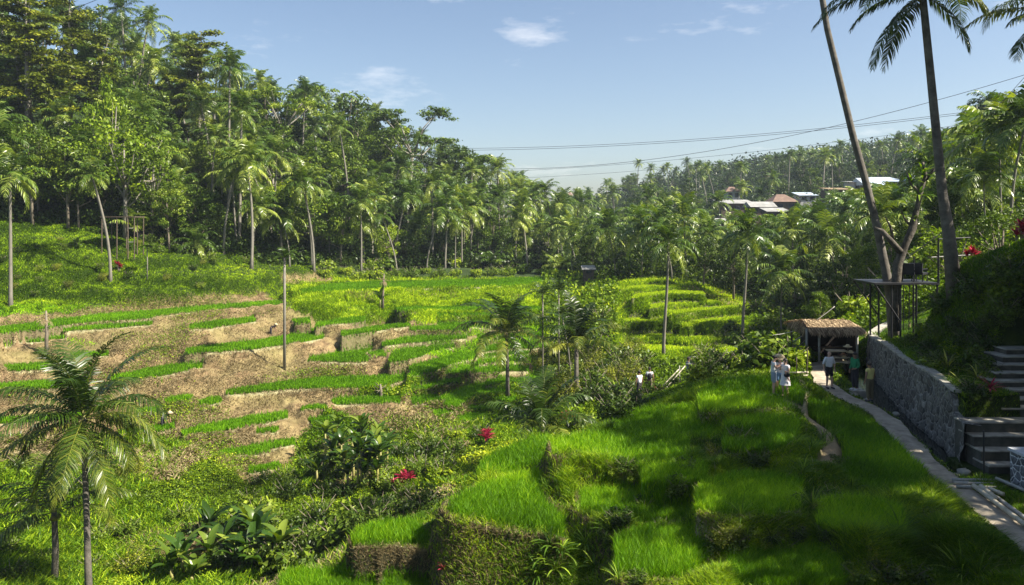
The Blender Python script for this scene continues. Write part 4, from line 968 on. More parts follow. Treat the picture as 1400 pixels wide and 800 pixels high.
# stepped mound and green risers
moundm = smooth01((PXf - 835) / 20) * smooth01((1045 - PXf) / 25) * ((Y > 74) & (Y < 112)) * (KM == 0)
risers = smooth01((PXf - 395) / 20) * smooth01((770 - PXf) / 20) * ((PY > 380) & (PY < 445) & (Y > 85) & (Y < 128)) * (KM == 0)
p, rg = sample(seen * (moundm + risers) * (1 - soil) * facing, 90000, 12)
blades('bank_grass', p, rg.uniform(.15, .5, len(p)), np.full(len(p), .07), .4, 'short', rg, .46 - .34 * np.clip(gmask(steep, p[:, 0], p[:, 1]) - .2, 0, 1) + .35 * fbm(p[:, 0], p[:, 1], 4, 3, 19), .2, label='yellow-green grass hanging on the terrace banks of the mound and the long top terrace')  # tone falls on steep risers: bank shade put into the grass colour
# upper left grass terraces
ul = ((PXf < 470) & (PY > 295) & (PY < 425) & (Y > 64) & (Y < 122)) * (1 - soil) * (KM == 0)
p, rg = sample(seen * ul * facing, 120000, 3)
blades('terrace_grass', p, rg.uniform(.08, .26, len(p)), np.full(len(p), .07), .4, 'short', rg, .50 - .50 * np.clip(gmask(steep, p[:, 0], p[:, 1]) - .25, 0, 1) + .42 * fbm(p[:, 0], p[:, 1], 4, 4, 29), .2, label='lush green grass on the soft terraces of the upper left slope')  # colour drops with slope, painting shade onto the terrace risers
# dry grass on the brown banks
p, rg = sample(seen * soil * (KM == 0) * facing * np.clip(.35 + n1 * .5 + n2 * .6, .02, 1.5), 80000, 4)
blades('dry_grass', p, rg.uniform(.06, .26, len(p)), np.full(len(p), .05), .7, 'straw', rg, .38, .2, label='short dry straw-coloured grass on the brown terrace banks')
gt = ((PXf < 790) & (PXf > -60) & (PY > 418) & (PY < 610) & (Y > 50) & (Y < 124)) * np.clip(1 - soil * 1.2, 0, 1) * (KM == 0)
p, rg = sample(seen * gt * np.clip(facing, .2, 1), 90000, 45)
blades('ledge_grass', p, rg.uniform(.10, .26, len(p)), np.full(len(p), .06), .3, 'rice_far', rg, .50 + .3 * fbm(p[:, 0], p[:, 1], 4, 3, 59), .18, label='grass growing on the narrow ledges between the paddies')
p, rg = sample(seen * soil * (KM == 0) * facing * np.clip(-.25 + n1 * 1.2 + .5 * right_part, 0, 1), 30000, 44)
leafcover('bank_weeds', p, .14 + 0 * p[:, 0], 'cover', rg, .6, label='patches of green weeds on the brown banks')
# lower left slope and valley floor
ll_ = ((PXf < 780) & (Y > 30) & (Y < 76) & (PY > 500)) * (1 - soil) * (KM == 0) * (fgm < .5)
p, rg = sample(seen * ll_ * facing, 330000, 5)
dz_ = p[:, 1]; tone = .46 + .62 * fbm(p[:, 0], p[:, 1], 6, 4, 33)
leafcover('ground_creeper', p, .0027 * dz_, 'cover', rg, tone, label='low leafy creepers and weeds covering the lower left slope and valley floor')
p, rg = sample(seen * ll_ * facing * np.clip(fbm(X, Y, 5, 2, 61) * 2, 0, 1), 60000, 6)
blades('slope_grass', p, rg.uniform(.2, .6, len(p)), .0014 * p[:, 1], .45, 'grass', rg, .6, .2, label='tufts of grass on the lower left slope')
# mid-valley floor and slopes behind
mv = ((PXf > 740) & (Y > 52) & (Y < 150)) * (KM == 0) * (moundm < .5)
p, rg = sample(seen * mv * facing, 110000, 7)
leafcover('undergrowth', p, .0042 * p[:, 1], 'cover', rg, .35 + .3 * fbm(p[:, 0], p[:, 1], 8, 3, 35), label='tangled undergrowth on the valley slope behind the near hill', up=.4)
# --- the near hill
offpath = smooth01((pathd - .36) / .12) * smooth01((traild - .28) / .25)
canalm = np.zeros((NV, NU)); canalm[rows] = canal | stm | stm2
nearhill = ((Y > 9.5) & (Y < 52)) * (X > -12) * offpath * (canalm < .5) * (fgm > .02)
nearhill = np.maximum(nearhill, ((Y > 9.5) & (Y < 50) & (X > 9)) * offpath * (canalm < .5))
nearpad = (KM == 3) * nearhill
rise_ = 0
edge = blur((KM == 3).astype(np.float32), 6)
p, rg = sample(seen * nearpad * np.clip(facing, .12, 1.5), 170000, 8)
D_ = p[:, 1]; tone = .48 + .42 * fbm(p[:, 0], p[:, 1], 2.6, 3, 51)
blades('near_rice', p, rg.uniform(.28, .52, len(p)), .010 + D_ * .00032, .22, 'rice', rg, tone, .15, label='tall bright green rice in the paddies of the near hill')
wild = nearhill * (KM != 3) * (1 - .90 * np.clip(clay, 0, 1)) * (1 - .8 * nearlip.clip(0, 1))
p, rg = sample(seen * wild * np.clip(facing, .15, 1.3), 260000, 9)
D_ = p[:, 1]; big = fbm(p[:, 0], p[:, 1], 2.6, 3, 53); tone = .36 + .50 * fbm(p[:, 0], p[:, 1], 2.0, 4, 55)
rt = smooth01((p[:, 0] - np.interp(p[:, 1], WALL[::-1, 1], WALL[::-1, 0]) ) / .5) * (p[:, 1] > 24)
hgt = np.clip(gmask(pathd, p[:, 0], p[:, 1]) * .8, .18, 1) * (.12 + .42 * np.clip(big + .25, 0, 1.2) ** 1.4 * rg.uniform(.4, 1.4, len(p))) * (1 - .45 * rt)
blades('wild_grass', p, hgt, .009 + D_ * .00034, .55, 'grass', rg, tone * (1 - .25 * rt), .17, label='wild grass over the banks and ledges of the near hill')
p, rg = sample(seen * wild * facing * np.clip(.2 + fbm(X, Y, 2.8, 3, 71) * 1.8, 0, 1), 90000, 10)
leafcover('leafy_weeds', p, .035 + .0016 * p[:, 1], 'cover', rg, .34 + .2 * fbm(p[:, 0], p[:, 1], 2, 2, 73), label='small-leaved weeds creeping over the near banks', up=.5)
p, rg = sample(seen * nearhill * (KM != 3) * np.clip(clay * .7 + nearlip * 1.2, 0, 1.5) * facing, 40000, 13)
blades('clay_moss_grass', p, rg.uniform(.03, .12, len(p)), .008 + p[:, 1] * .0003, .8, 'straw', rg, .10, .18, label='thin dry stubble on the bare clay faces of the near ridges')  # low tone carries the painted shade of the clay faces

# brown and straw patches among the greens of the lower left slope
p, rg = sample(seen * ll_ * facing * np.clip(fbm(X, Y, 6, 4, 67) * 3 - .3, 0, 1), 60000, 16)
blades('slope_dry_grass', p, rg.uniform(.12, .4, len(p)), .0015 * p[:, 1], .6, 'straw', rg, .45, .2, label='dry yellowing grass patches on the lower left slope')
# understorey that closes the forest foot
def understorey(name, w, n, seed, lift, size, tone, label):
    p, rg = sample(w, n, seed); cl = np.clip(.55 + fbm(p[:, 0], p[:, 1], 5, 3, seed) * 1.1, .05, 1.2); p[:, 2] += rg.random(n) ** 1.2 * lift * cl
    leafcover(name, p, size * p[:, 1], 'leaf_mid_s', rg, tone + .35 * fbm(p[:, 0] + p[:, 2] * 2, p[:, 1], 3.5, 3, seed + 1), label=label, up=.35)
M['leaf_mid_s'] = M['leaf_dark']  # dark leaf colour paints the shaded gaps between the forest trees
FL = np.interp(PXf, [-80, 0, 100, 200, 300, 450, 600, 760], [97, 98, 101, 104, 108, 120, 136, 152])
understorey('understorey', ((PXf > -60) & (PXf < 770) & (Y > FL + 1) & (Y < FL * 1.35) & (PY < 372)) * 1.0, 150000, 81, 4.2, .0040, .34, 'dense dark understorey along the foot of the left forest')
ML = np.interp(PXf, [745, 800, 850, 1000, 1050, 1150, 1250, 1400], [150, 127, 114, 104, 98, 74, 66, 58])
understorey('valley_understorey', ((PXf > 745) & (PXf < 1460) & (Y > ML) & (Y < 190)) * 1.0, 170000, 83, 3.6, .0040, .40, 'dense understorey between the palms of the middle valley')
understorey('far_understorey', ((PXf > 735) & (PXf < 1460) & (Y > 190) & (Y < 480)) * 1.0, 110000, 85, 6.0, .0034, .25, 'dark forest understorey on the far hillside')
p, rg = sample(seen * wild * facing, 2600, 17)
blades('dead_blades', p, rg.uniform(.12, .35, len(p)), .007 + p[:, 1] * .0002, .5, 'straw', rg, .6, .2, label='scattered dead straw blades among the grass of the near hill')
# ------------------------------------------------------------------ near palms, frond by frond
def big_palm(label, crown_pt, trunk_pts, radii, fronds, L, nl=44, ll=.62, lw=.035, mat='palm_near', seed=1, coco=5, name='coconut_palm'):
    """fronds: [(azimuth deg, start elevation deg, droop deg, length factor, tone)]"""
    rg = np.random.default_rng(seed); base = Vector(trunk_pts[0]); r = empty(name, base, 0, label, 'palm tree')
    tr = MB().tube([Vector(p) - base for p in trunk_pts], radii, 12).build('trunk', M['bark_palm'], r, True)
    c = Vector(crown_pt) - base
    for az, e0, dr, lf, tn in fronds:
        lb = LB(); st = []
        frond(lb, R(az), R(e0), R(dr), L * lf, nl, ll * (.8 + .2 * lf), lw, tn, st, rg, hang=.75 if e0 < 60 else .3, twist=rg.normal(0, .12)); rachis_into(lb, st[0][0], .030)
        o = link('frond', lb.mesh('frond', M[mat] if tn < .95 else M['dead']), r); o.location = c
    for i in range(coco):
        a = rg.uniform(0, 6.28); MB().ball(c + Vector((math.cos(a) * .22, math.sin(a) * .22, -.22 + rg.uniform(-.1, .1))), (.11, .11, .13)).build('coconut', M['coconut'], r, True)
    MB().tube([c - Vector((0, 0, .4)), c + Vector((0, 0, .35))], [radii[-1] * 1.3, radii[-1] * .5], 8).build('crown_shaft', M['rachis'], r, True)
    return r
def rnd_fronds(n, seed, lo=-45, hi=85, dr=(55, 95)):
    rg = random.Random(seed); out = []; az = rg.uniform(0, 360)
    for i in range(n):
        f = i / (n - 1); az += 137.5 + rg.uniform(-12, 12); out.append((az, hi - (hi - lo) * f ** 1.05 + rg.uniform(-6, 6), rg.uniform(*dr) * (.75 + .5 * math.sin(f * 3)), rg.uniform(.9, 1.08), .35 + .4 * f * f + rg.uniform(-.1, .1)))
    return out
def gz1(x, y): return float(gz(x, y))
D = 35.; cx_, cz_ = onpx(114, D), (HY - 572) / FPX * D; g = gz1(onpx(122, D), D)
fr = rnd_fronds(22, 5, -50, 84, (42, 78)) + [(178, 20, 60, 1.1, .45), (-8, 38, 85, 1.05, .4), (20, -5, 70, 1.05, .5), (160, -8, 70, 1.1, .5)]
big_palm('large coconut palm in the lower left foreground with drooping dark fronds', (cx_, D, cz_), [(onpx(122, D), D, g - .5), (onpx(120, D), D, g + 2), (onpx(118, D), D, g + 4.5), (cx_, D, cz_)], [.20, .15, .13, .12], fr, 4.5, nl=64, ll=.95, lw=.075, seed=4)
D = 37.; cx_, cz_ = onpx(74, D), (HY - 700) / FPX * D; g = gz1(onpx(74, D), D)
big_palm('small sparse coconut palm beside the large foreground palm', (cx_, D, cz_), [(onpx(74, D), D, g - .5), (onpx(76, D), D, (g + cz_) / 2), (cx_, D, cz_)], [.17, .15, .13],
         [(175, 25, 60, 1, .5), (190, 8, 55, 1.1, .5), (165, 40, 70, 1.05, .4), (5, 35, 60, 1, .5), (-15, 20, 50, 1.1, .6), (20, 60, 60, 1, .4), (100, 80, 50, .9, .4), (250, 10, 60, 1, .6), (280, 40, 80, 1, .5), (60, 20, 60, 1, .5), (140, 65, 60, 1, .5), (215, -5, 60, .9, .7)], 3.9, nl=46, ll=.8, lw=.07, seed=6, coco=3)
D = 60.; h = hit(693, 546); D = h.y if 45 < h.y < 75 else 60.; cx_, cz_ = onpx(692, D), (HY - 455) / FPX * D; g = gz1(onpx(694, D), D)
big_palm('coconut palm with a full crown at the middle of the valley beside the brown terraces', (cx_, D, cz_), [(onpx(694, D), D, g - .5), (onpx(694, D), D, (g + cz_) / 2), (cx_, D, cz_)], [.22, .16, .14],
         rnd_fronds(20, 8, -25, 86, (50, 85)) + [(0, 35, 60, 1.1, .4), (185, 30, 75, 1.1, .4)], D / 60 * 4.5, nl=44, ll=1.05, lw=.12, seed=9, coco=4)
print('PALM692', D, g)
D = 50.; g = gz1(onpx(742, D), D)
big_palm('young coconut palm with arching fronds low beside the ridge of the near hill', (onpx(742, D), D, g + 2.3), [(onpx(742, D), D, g - .4), (onpx(742, D), D, g + 2.3)], [.24, .16],
         rnd_fronds(15, 12, 15, 84, (45, 80)), 4.6, nl=44, ll=1.0, lw=.10, seed=14, coco=0)
D = 66.; g = gz1(onpx(788, D), D)
big_palm('dark young coconut palm behind the tangled scrub near the valley middle', (onpx(788, D), D, (HY - 470) / FPX * D), [(onpx(788, D), D, g - .4), (onpx(788, D), D, (HY - 470) / FPX * D)], [.24, .16],
         rnd_fronds(15, 15, 10, 84, (40, 70)), 4.4, nl=38, ll=1.0, lw=.12, seed=17, coco=0)
# the two tall palms on the right
D = 34.; PT = lambda a, b, D=D: tuple(P(a, b, D)); g = gz1(onpx(1304, D), D); print('RP', g, HY - g / D * FPX)
big_palm('tall grey-trunked coconut palm rising out of the picture at the upper right', PT(1260, -12), [(onpx(1306, D), D, g - .6), PT(1297, 318), PT(1289, 270), PT(1282, 200), PT(1274, 120), PT(1267, 50), PT(1262, 0), PT(1260, -12)], [.36, .26, .215, .19, .175, .165, .155, .15],
         [(179, 12, 62, 1.0, .3), (192, -8, 48, .74, .45), (186, -44, 28, .86, .3), (170, 40, 70, 1.0, .3), (-14, -42, 32, .68, .6), (-32, -4, 60, .62, .75), (8, 42, 70, 1.0, .3), (60, 50, 60, 1, .3), (100, 30, 60, 1, .3), (130, 60, 60, 1, .3), (250, 35, 70, .9, .3), (285, 12, 60, .8, .4), (310, 62, 70, 1, .3), (30, 15, 60, 1, .4), (150, 10, 60, 1, .4), (235, 70, 60, .9, .3), (100, -35, 40, .8, .5), (205, 22, 60, .95, .35)], 5.0, nl=66, ll=.92, lw=.085, seed=21, coco=0)
D = 40.; g = gz1(onpx(1222, D), D); print('LP', g, HY - g / D * FPX)
PT = lambda a, b: tuple(P(a, b, 40.))
big_palm('tall leaning coconut palm growing up through the viewing platform', PT(1098, -170), [(onpx(1224, D), D, g - .6), PT(1217, 400), PT(1208, 355), PT(1199, 310), PT(1184, 250), PT(1166, 185), PT(1148, 110), PT(1131, 40), PT(1118, -40), PT(1098, -170)], [.30, .25, .215, .195, .185, .175, .165, .155, .15, .13],
         rnd_fronds(18, 23, -20, 84, (50, 85)), 4.6, nl=40, ll=.75, lw=.05, seed=24, coco=0)
D = 33.; x = onpx(1455, D)
big_palm('coconut palm outside the right edge whose frond tips reach into the picture', (x, D, (HY - 18) / FPX * D), [(x + 1.5, D, gz1(x + 1.5, D) - .5), (x + .8, D, 3), (x, D, (HY - 18) / FPX * D)], [.3, .22, .17],
         [(178, 42, 62, .95, .4), (184, 8, 48, .62, .5), (176, -22, 50, .72, .4)] + rnd_fronds(12, 27, 5, 84, (50, 80)), 4.4, nl=50, ll=.85, lw=.08, seed=28, coco=0)
# slim areca palms
def areca(px, pyt, D, label, n=9, L=1.7, r=.07, seed=1, bend=0.0, basepx=None):
    zt = (HY - pyt) / FPX * D; x = onpx(px, D); xb = onpx(basepx or px, D); g = gz1(xb, D)
    rt = empty('areca_palm', (xb, D, g), 0, label, 'palm tree')
    MB().tube([(0, 0, -.3), ((x - xb) * .35, 0, (zt - g) * .5), (x - xb, 0, zt - g)], [r * 1.2, r, r * .9], 7).build('trunk', M['bark_far'], rt, True)
    rg = np.random.default_rng(seed); lb = LB(); st = []
    for i in range(n): frond(lb, i * 2.4, R(80 - 80 * i / n), R(70), L * rg.uniform(.85, 1.1), 12, .5, .13, .35, st, rg, hang=.5)
    for p_, _ in st: rachis_into(lb, p_, .02)
    c = link('crown', lb.mesh('crown', M['leaf_dark']), rt); c.location = (x - xb, 0, zt - g)
areca(742, 402, 72, 'slim dark areca palm, left one of two beside the full-crowned palm', seed=1)
areca(764, 396, 73, 'slim dark areca palm, right one of two beside the full-crowned palm', seed=2, n=11)
areca(768, 430, 71, 'short slim areca palm with pale leaning trunk below the two dark ones', seed=3, n=8, basepx=782, r=.06)
areca(389, 352, hit(388, 506).y, 'slim areca palm on a very tall thin pale trunk on the brown terraces', seed=4, n=10, L=1.5, r=.13)
areca(105, 352 - 20, 97, 'thin bare-trunked areca palm at the foot of the left forest', seed=5, n=6, L=1.2, r=.08)

# ------------------------------------------------------------------ shade trees on the right bank, beyond the picture's edge
for i, (x, y, h, k) in enumerate([(24.5, 22, 18, 'airy'), (22, 17, 16, 'dense'), (19, 12, 12, 'airy'), (22, 8, 17, 'tall'), (16, 7, 10.5, 'airy'), (16, 2, 12, 'airy'), (12, 1, 9.5, 'airy'), (11, -4, 11, 'dense'), (27, 14, 20, 'airy'), (28, 26, 19, 'airy'), (6, -5, 9, 'airy'), (31, 20, 20, 'tall'), (17, -4, 14, 'dense'), (19.5, 5, 13, 'airy'), (25, 11, 17, 'airy')]):
    tree(x, y, h, k, i, 'leaf_mid', i * 1.3, f'shade tree on the high bank beyond the right edge, {ORD[i]} in the row' if i else 'shade tree on the high bank beyond the right edge, farthest in the row', 'shade trees beyond the right edge', 1.05)

# ------------------------------------------------------------------ bushes, bananas, red plants
BUSH = {k: [bush_mesh('foliage', s_ + 40, M[mt], r_, h_, 16, n_, sz, asp) for s_ in range(3)] for k, mt, r_, h_, n_, sz, asp in [('dark', 'leaf_dark', 1.3, 1.2, 80, .19, .5), ('mid', 'leaf_mid', 1.3, 1.2, 80, .20, .5), ('light', 'leaf_light', 1.2, 1.0, 70, .22, .45), ('big', 'leaf_mid', 1.5, 1.4, 38, .42, .5), ('fine', 'leaf_yellow', 1.5, 1.6, 120, .12, .5)]}
STEMS = []
for s_ in range(2):
    rgs = random.Random(s_); mb = MB()
    for i in range(7):
        a = i * .9 + rgs.uniform(-.2, .2); mb.tube([(0, 0, -.2), (math.cos(a) * .4, math.sin(a) * .4, .6), (math.cos(a) * .9, math.sin(a) * .9, 1.15)], [.035, .025, .01], 4)
    STEMS.append(mb.mesh('stem', M['bark_tree'], True))
_bs = {}
def bush(px, py, kind, s, label, group=None, D=None, at=None, sz=1.0):
    q = hit(px, py) if D is None else gnd(px, D)
    if at: q = Vector((at[0], at[1], gz1(*at)))
    i = len(_bs); _bs[i] = 1; r = empty('bush', q, i * 2.1, label, 'bush', group); r.scale = (s, s, s * sz)
    link('stem', STEMS[i % 2], r); link('foliage', BUSH[kind][i % 3], r); return r
def where_words(px, py):
    return None
rgb_ = random.Random(12)
def bush_zone(poly, n, kinds, srange, phrase, group, md=15, dr=None):
    pts = []; xs = [p[0] for p in poly]; ys2 = [p[1] for p in poly]; t = 0
    while len(pts) < n and t < 4000:
        t += 1; px, py = rgb_.uniform(min(xs), max(xs)), rgb_.uniform(min(ys2), max(ys2))
        if not polymask(poly, np.array([px]), np.array([py]))[0] or any((a - px) ** 2 + (2 * (b - py)) ** 2 < md * md for a, b in pts): continue
        pts.append((px, py))
    pts.sort()
    for i, (px, py) in enumerate(pts):
        if dr:
            q = hit(px, py)
            if not dr[0] < q.y < dr[1]: continue
        lab = f'{phrase}, {ORD[min(i, 48)]} from the left' if i else f'leftmost {phrase}'
        bush(px, py, rgb_.choice(kinds), rgb_.uniform(*srange), lab, group)
bush_zone([(380, 640), (470, 640), (560, 600), (640, 590), (700, 560), (690, 600), (640, 650), (580, 700), (470, 740), (400, 790), (330, 795), (300, 740), (340, 680)], 48, ['dark', 'mid', 'dark', 'mid', 'light', 'big'], (.7, 1.15), 'leafy bush in the valley bottom thicket', 'bushes of the valley bottom thicket', 22)
bush_zone([(0, 620), (190, 640), (250, 700), (330, 800), (0, 800)], 16, ['dark', 'mid', 'fine'], (.5, .9), 'bush on the lower left slope', 'bushes on the lower left slope', 40)
bush_zone([(780, 430), (860, 440), (880, 500), (870, 560), (760, 560), (740, 500)], 30, ['fine', 'fine', 'mid', 'dark'], (1.0, 1.6), 'tangled bush below the arecas', 'tangled bushes below the areca palms', 16)
bush_zone([(440, 365), (760, 355), (765, 378), (440, 384)], 30, ['mid', 'light', 'big', 'light'], (1.0, 1.7), 'bright bush at the forest foot behind the top terrace', 'bushes behind the top terrace', 20)
bush_zone([(200, 330), (300, 340), (440, 350), (440, 366), (300, 362), (200, 345)], 12, ['mid', 'dark', 'big'], (.9, 1.4), 'bush in the shade of the forest edge', 'bushes at the left forest edge', 22)
bush_zone([(1010, 430), (1090, 425), (1090, 500), (960, 520), (940, 500)], 26, ['mid', 'light', 'dark', 'big'], (.7, 1.2), 'green bush between the mound and the stall', 'bushes left of the thatched stall', 18, (38, 95))
bush_zone([(1020, 380), (1290, 330), (1250, 400), (1180, 430), (1030, 440)], 34, ['mid', 'light', 'dark', 'big', 'light'], (1.2, 2.0), 'bush on the slope behind the platform', 'bushes on the slope behind the platform', 22)
bush_zone([(1270, 335), (1400, 290), (1400, 330), (1290, 345)], 14, ['light', 'mid', 'dark'], (.6, 1.0), 'bush along the top of the hedge bank', 'bushes along the hedge bank top', 16, (20, 70))
for i, (px, py, k, s) in enumerate([(800, 585, 'dark', .75), (838, 575, 'dark', .8), (870, 560, 'dark', .7), (775, 560, 'mid', .7), (1035, 640, 'dark', .45), (1010, 610, 'dark', .5), (925, 690, 'mid', .38), (935, 650, 'dark', .42), (905, 735, 'mid', .3), (1090, 700, 'mid', .35), (1130, 740, 'dark', .3), (1215, 745, 'mid', .28), (980, 755, 'dark', .3), (1330, 760, 'mid', .25), (880, 700, 'dark', .35), (1060, 770, 'mid', .26)]):
    bush(px, py, k, s, f'dark leafy bush on the near hill banks, {ORD[i]} counted from the ridge' if i else 'dark leafy bush on the left brow of the near ridge', 'leafy bushes on the near hill')
for i, (px, py, k, s) in enumerate([(1262, 458, 'light', .5), (1282, 470, 'light', .42), (1245, 470, 'dark', .4), (1222, 462, 'dark', .4), (1330, 545, 'dark', .5), (1352, 520, 'dark', .55), (1345, 480, 'dark', .6), (1310, 455, 'dark', .6), (1375, 455, 'dark', .7), (1290, 430, 'dark', .7), (1330, 410, 'dark', .8), (1385, 400, 'dark', .8)]):
    bush(px, py, k, s, f'shaded bush on the bank above the stone wall, {ORD[i]} of twelve' if i else 'small bright leafy bush on the bench above the stone wall', 'shaded bushes above the stone wall')
rgm = random.Random(31); k = 0; sp = []
while len(sp) < 34:
    px, py = rgm.uniform(820, 1330), rgm.uniform(590, 800); q = hit(px, py)
    if q.y < 34 and gmask(pathd, q.x, q.y) > 1.2 and gmask(padm, q.x, q.y) < 0 and (px < 1240 or py > 720): sp.append((px, py))
sp.sort()
for i, (px, py) in enumerate(sp):
    bush(px, py, rgm.choice(['dark', 'mid', 'dark', 'mid', 'fine']), rgm.uniform(.22, .42), f'low weedy bush in the near grass, {ORD[i]} from the left' if i else 'leftmost low weedy bush in the near grass', 'low weedy bushes in the near grass', sz=rgm.uniform(.7, 1.0))
for i, (px, py, D_, s) in enumerate([(872, 556, 44, .75), (890, 560, 43.5, .8), (906, 556, 43.5, .6), (858, 548, 45, .8), (925, 550, 43, .5)]):
    bush(px, py, 'mid' if i % 2 else 'dark', s, f'bush hiding the legs of the people behind the brow, {ORD[i]} placed' if i else 'bush just in front of the left person behind the brow', 'bushes before the people on the brow', D=D_)
rgk = random.Random(41); sp = []
while len(sp) < 26:
    px, py = rgk.uniform(1265, 1400), rgk.uniform(345, 520); q = hit(px, py)
    if 24 < q.y < 40 and not (px > 1350 and py > 470): sp.append((px, py))
sp.sort()
for i, (px, py) in enumerate(sp):
    bush(px, py, rgk.choice(['dark', 'mid', 'dark', 'big', 'light']), rgk.uniform(.28, .6), f'small bush on the steep shaded bank at the right, {ORD[i]} from the left' if i else 'leftmost small bush on the steep shaded bank at the right', 'small bushes on the steep shaded bank', sz=rgk.uniform(.6, 1.0))
bush_zone([(0, 330), (150, 325), (290, 335), (300, 395), (180, 400), (0, 410)], 22, ['dark', 'mid', 'fine'], (.3, .7), 'small bush on the upper left grass terraces', 'small bushes on the upper left grass terraces', 22)
# bananas
def banana_meshes(seed, n=8, L=2.0, w=.5):
    lb = strap_plant(seed, n, L, w, 42, 84, 62, segs=8, stem_h=0, t0=.5, tv=.2); return lb.mesh('leaf', M['banana'])
BAN = [banana_meshes(s_) for s_ in range(4)]
BST = MB().tube([(0, 0, -.3), (0, 0, 1), (.05, 0, 2)], [.14, .11, .07], 7).mesh('stem', M['rachis'], True)
def banana(px, py, s, hs, label, group, D=None):
    q = hit(px, py) if D is None else gnd(px, D); i = len(_bs); _bs[i] = 1
    r = empty('banana_plant', q, i * 1.7, label, 'banana plant', group); r.scale = (s,) * 3
    st = link('stem', BST, r); st.scale = (1, 1, hs / 2); lf = link('leaves', BAN[i % 4], r); lf.location = (.04, 0, hs - .1)
rgn = random.Random(3)
k = 0
spots = [(rgn.uniform(432, 530), rgn.uniform(618, 672)) for _ in range(34)]; spots.sort()
for px, py in spots:
    banana(px, py, .72, rgn.uniform(1.2, 3.2), (f'banana-like plant of the tall clump below the terraces, {ORD[k]} from the left' if k else 'leftmost banana-like plant of the tall clump below the terraces'), 'tall clump of banana-like plants'); k += 1
k = 0
spots = [(rgn.uniform(285, 385), rgn.uniform(735, 800)) for _ in range(13)] + [(250, 790), (262, 800), (235, 800)]; spots.sort()
for px, py in spots:
    banana(px, py, .85, rgn.uniform(.3, 1.3), (f'banana plant in the lower left thicket, {ORD[k]} from the left' if k else 'leftmost banana plant in the lower left thicket'), 'banana plants of the lower left thicket'); k += 1
for i, (px, py) in enumerate([(520, 425), (900, 372), (1250, 330), (1230, 345)]): banana(px, py, 1.0, 1.4, ['banana plant on the grassy bank left of the terraces', 'banana plant behind the stepped mound', 'banana plant right of the leaning palm', 'banana plant close left of the one by the leaning palm'][i], None)
# strap-leaved plants
def rosette(px, py, mat, n_, L, w, lo, hi, dr, label, name='cordyline', cat='red plant', group=None, stem=0., D=None, heads=1, spread=.4):
    q = hit(px, py) if D is None else gnd(px, D); r = empty(name, q, 0, label, cat, group); rg = random.Random(int(px))
    for k in range(heads):
        ox, oy = (rg.uniform(-spread, spread), rg.uniform(-spread, spread)) if heads > 1 else (0, 0); sh = stem * rg.uniform(.6, 1.1)
        o = link('leaf_rosette', strap_plant(int(px) + k, n_, L, w, lo, hi, dr, 5, 0, .5, .25).mesh('leaf_rosette', M[mat]), r); o.location = (ox, oy, sh)
        if stem: MB().tube([(ox * .3, oy * .3, -.15), (ox, oy, sh)], [.035, .03], 5).build('stem', M['bark_tree'], r, True)
for i, (px, py, D_, s, lab) in enumerate([(662, 612, None, 1.0, 'red cordyline clump at the left end of the near ridge bushes'), (780, 540, 58, 1.0, 'red cordyline beside the young arching palm'), (555, 668, None, .8, 'small red cordyline in the valley thicket, right one'), (543, 676, None, .6, 'small red cordyline in the valley thicket, left one'), (600, 795, None, .32, 'red cordyline at the bottom edge below the clay ridge'),
     (905, 515, 47, .9, 'red-leaved shrub behind the two people with the backpack'), (886, 530, 45.5, .7, 'red-leaved plant between the two people in white shirts'), (1328, 318, 36, .6, 'dark red cordyline at the top of the hedge bank'), (1395, 300, 32, .8, 'red cordyline at the right edge above the hedge bank'), (164, 340, 95, .9, 'small red shrub on the upper left grass terrace')]):
    rosette(px, py, 'red', 14, .55 * s * 1.3, .12 * s * 1.3, 20, 85, 50, lab, stem=.9 * s, D=D_, heads=4 if s > .5 else 2, spread=.45 * s)
rosette(1354, 565, 'red', 22, .55, .07, 10, 80, 40, 'dark red-leaved plant beside the upper stairs', stem=.3, D=26.0)
rosette(1296, 498, 'vari', 26, .85, .06, 15, 80, 45, 'variegated spiky rosette on the bench above the stone wall', 'spiky_plant', 'plant', D=30.2)
rosette(1336, 500, 'vari', 20, .75, .055, 5, 70, 60, 'pale spiky plant left of the stairs, upper one', 'spiky_plant', 'plant', D=28.2)
rosette(1318, 520, 'vari', 22, .8, .05, 5, 65, 70, 'pale arching plant left of the stairs, lower one', 'spiky_plant', 'plant', D=27.2)
rosette(1375, 412, 'vari', 12, .8, .05, 20, 80, 40, 'pale spiky plant high on the hedge bank', 'spiky_plant', 'plant', D=30)
rosette(1315, 790, 'fern', 34, .9, .025, 35, 85, 60, 'tall arching grass tuft at the lower right', 'grass_tuft', 'grass tuft')
rosette(1145, 770, 'fern', 34, .7, .02, 35, 85, 60, 'arching grass tuft at the bottom, left of the lower right mound', 'grass_tuft', 'grass tuft')
rosette(1230, 735, 'fern', 34, .9, .022, 35, 85, 60, 'arching grass tuft below the concrete path', 'grass_tuft', 'grass tuft')
rosette(1055, 745, 'fern', 34, .8, .02, 35, 85, 60, 'arching grass tuft at the bottom centre right', 'grass_tuft', 'grass tuft')
rgm = random.Random(37); sp = []
while len(sp) < 26:
    px, py = rgm.uniform(830, 1360), rgm.uniform(600, 800); q = hit(px, py)
    if q.y < 34 and gmask(pathd, q.x, q.y) > .9 and gmask(padm, q.x, q.y) < 0 and (px < 1250 or py > 710): sp.append((px, py))
sp.sort()
for i, (px, py) in enumerate(sp):
    rosette(px, py, 'fern', 26, rgm.uniform(.45, .85), .018, 35, 88, 65, f'small arching grass tuft on the near slope, {ORD[i]} from the left' if i else 'leftmost small arching grass tuft on the near slope', 'grass_tuft', 'grass tuft', 'small grass tufts of the near slope')
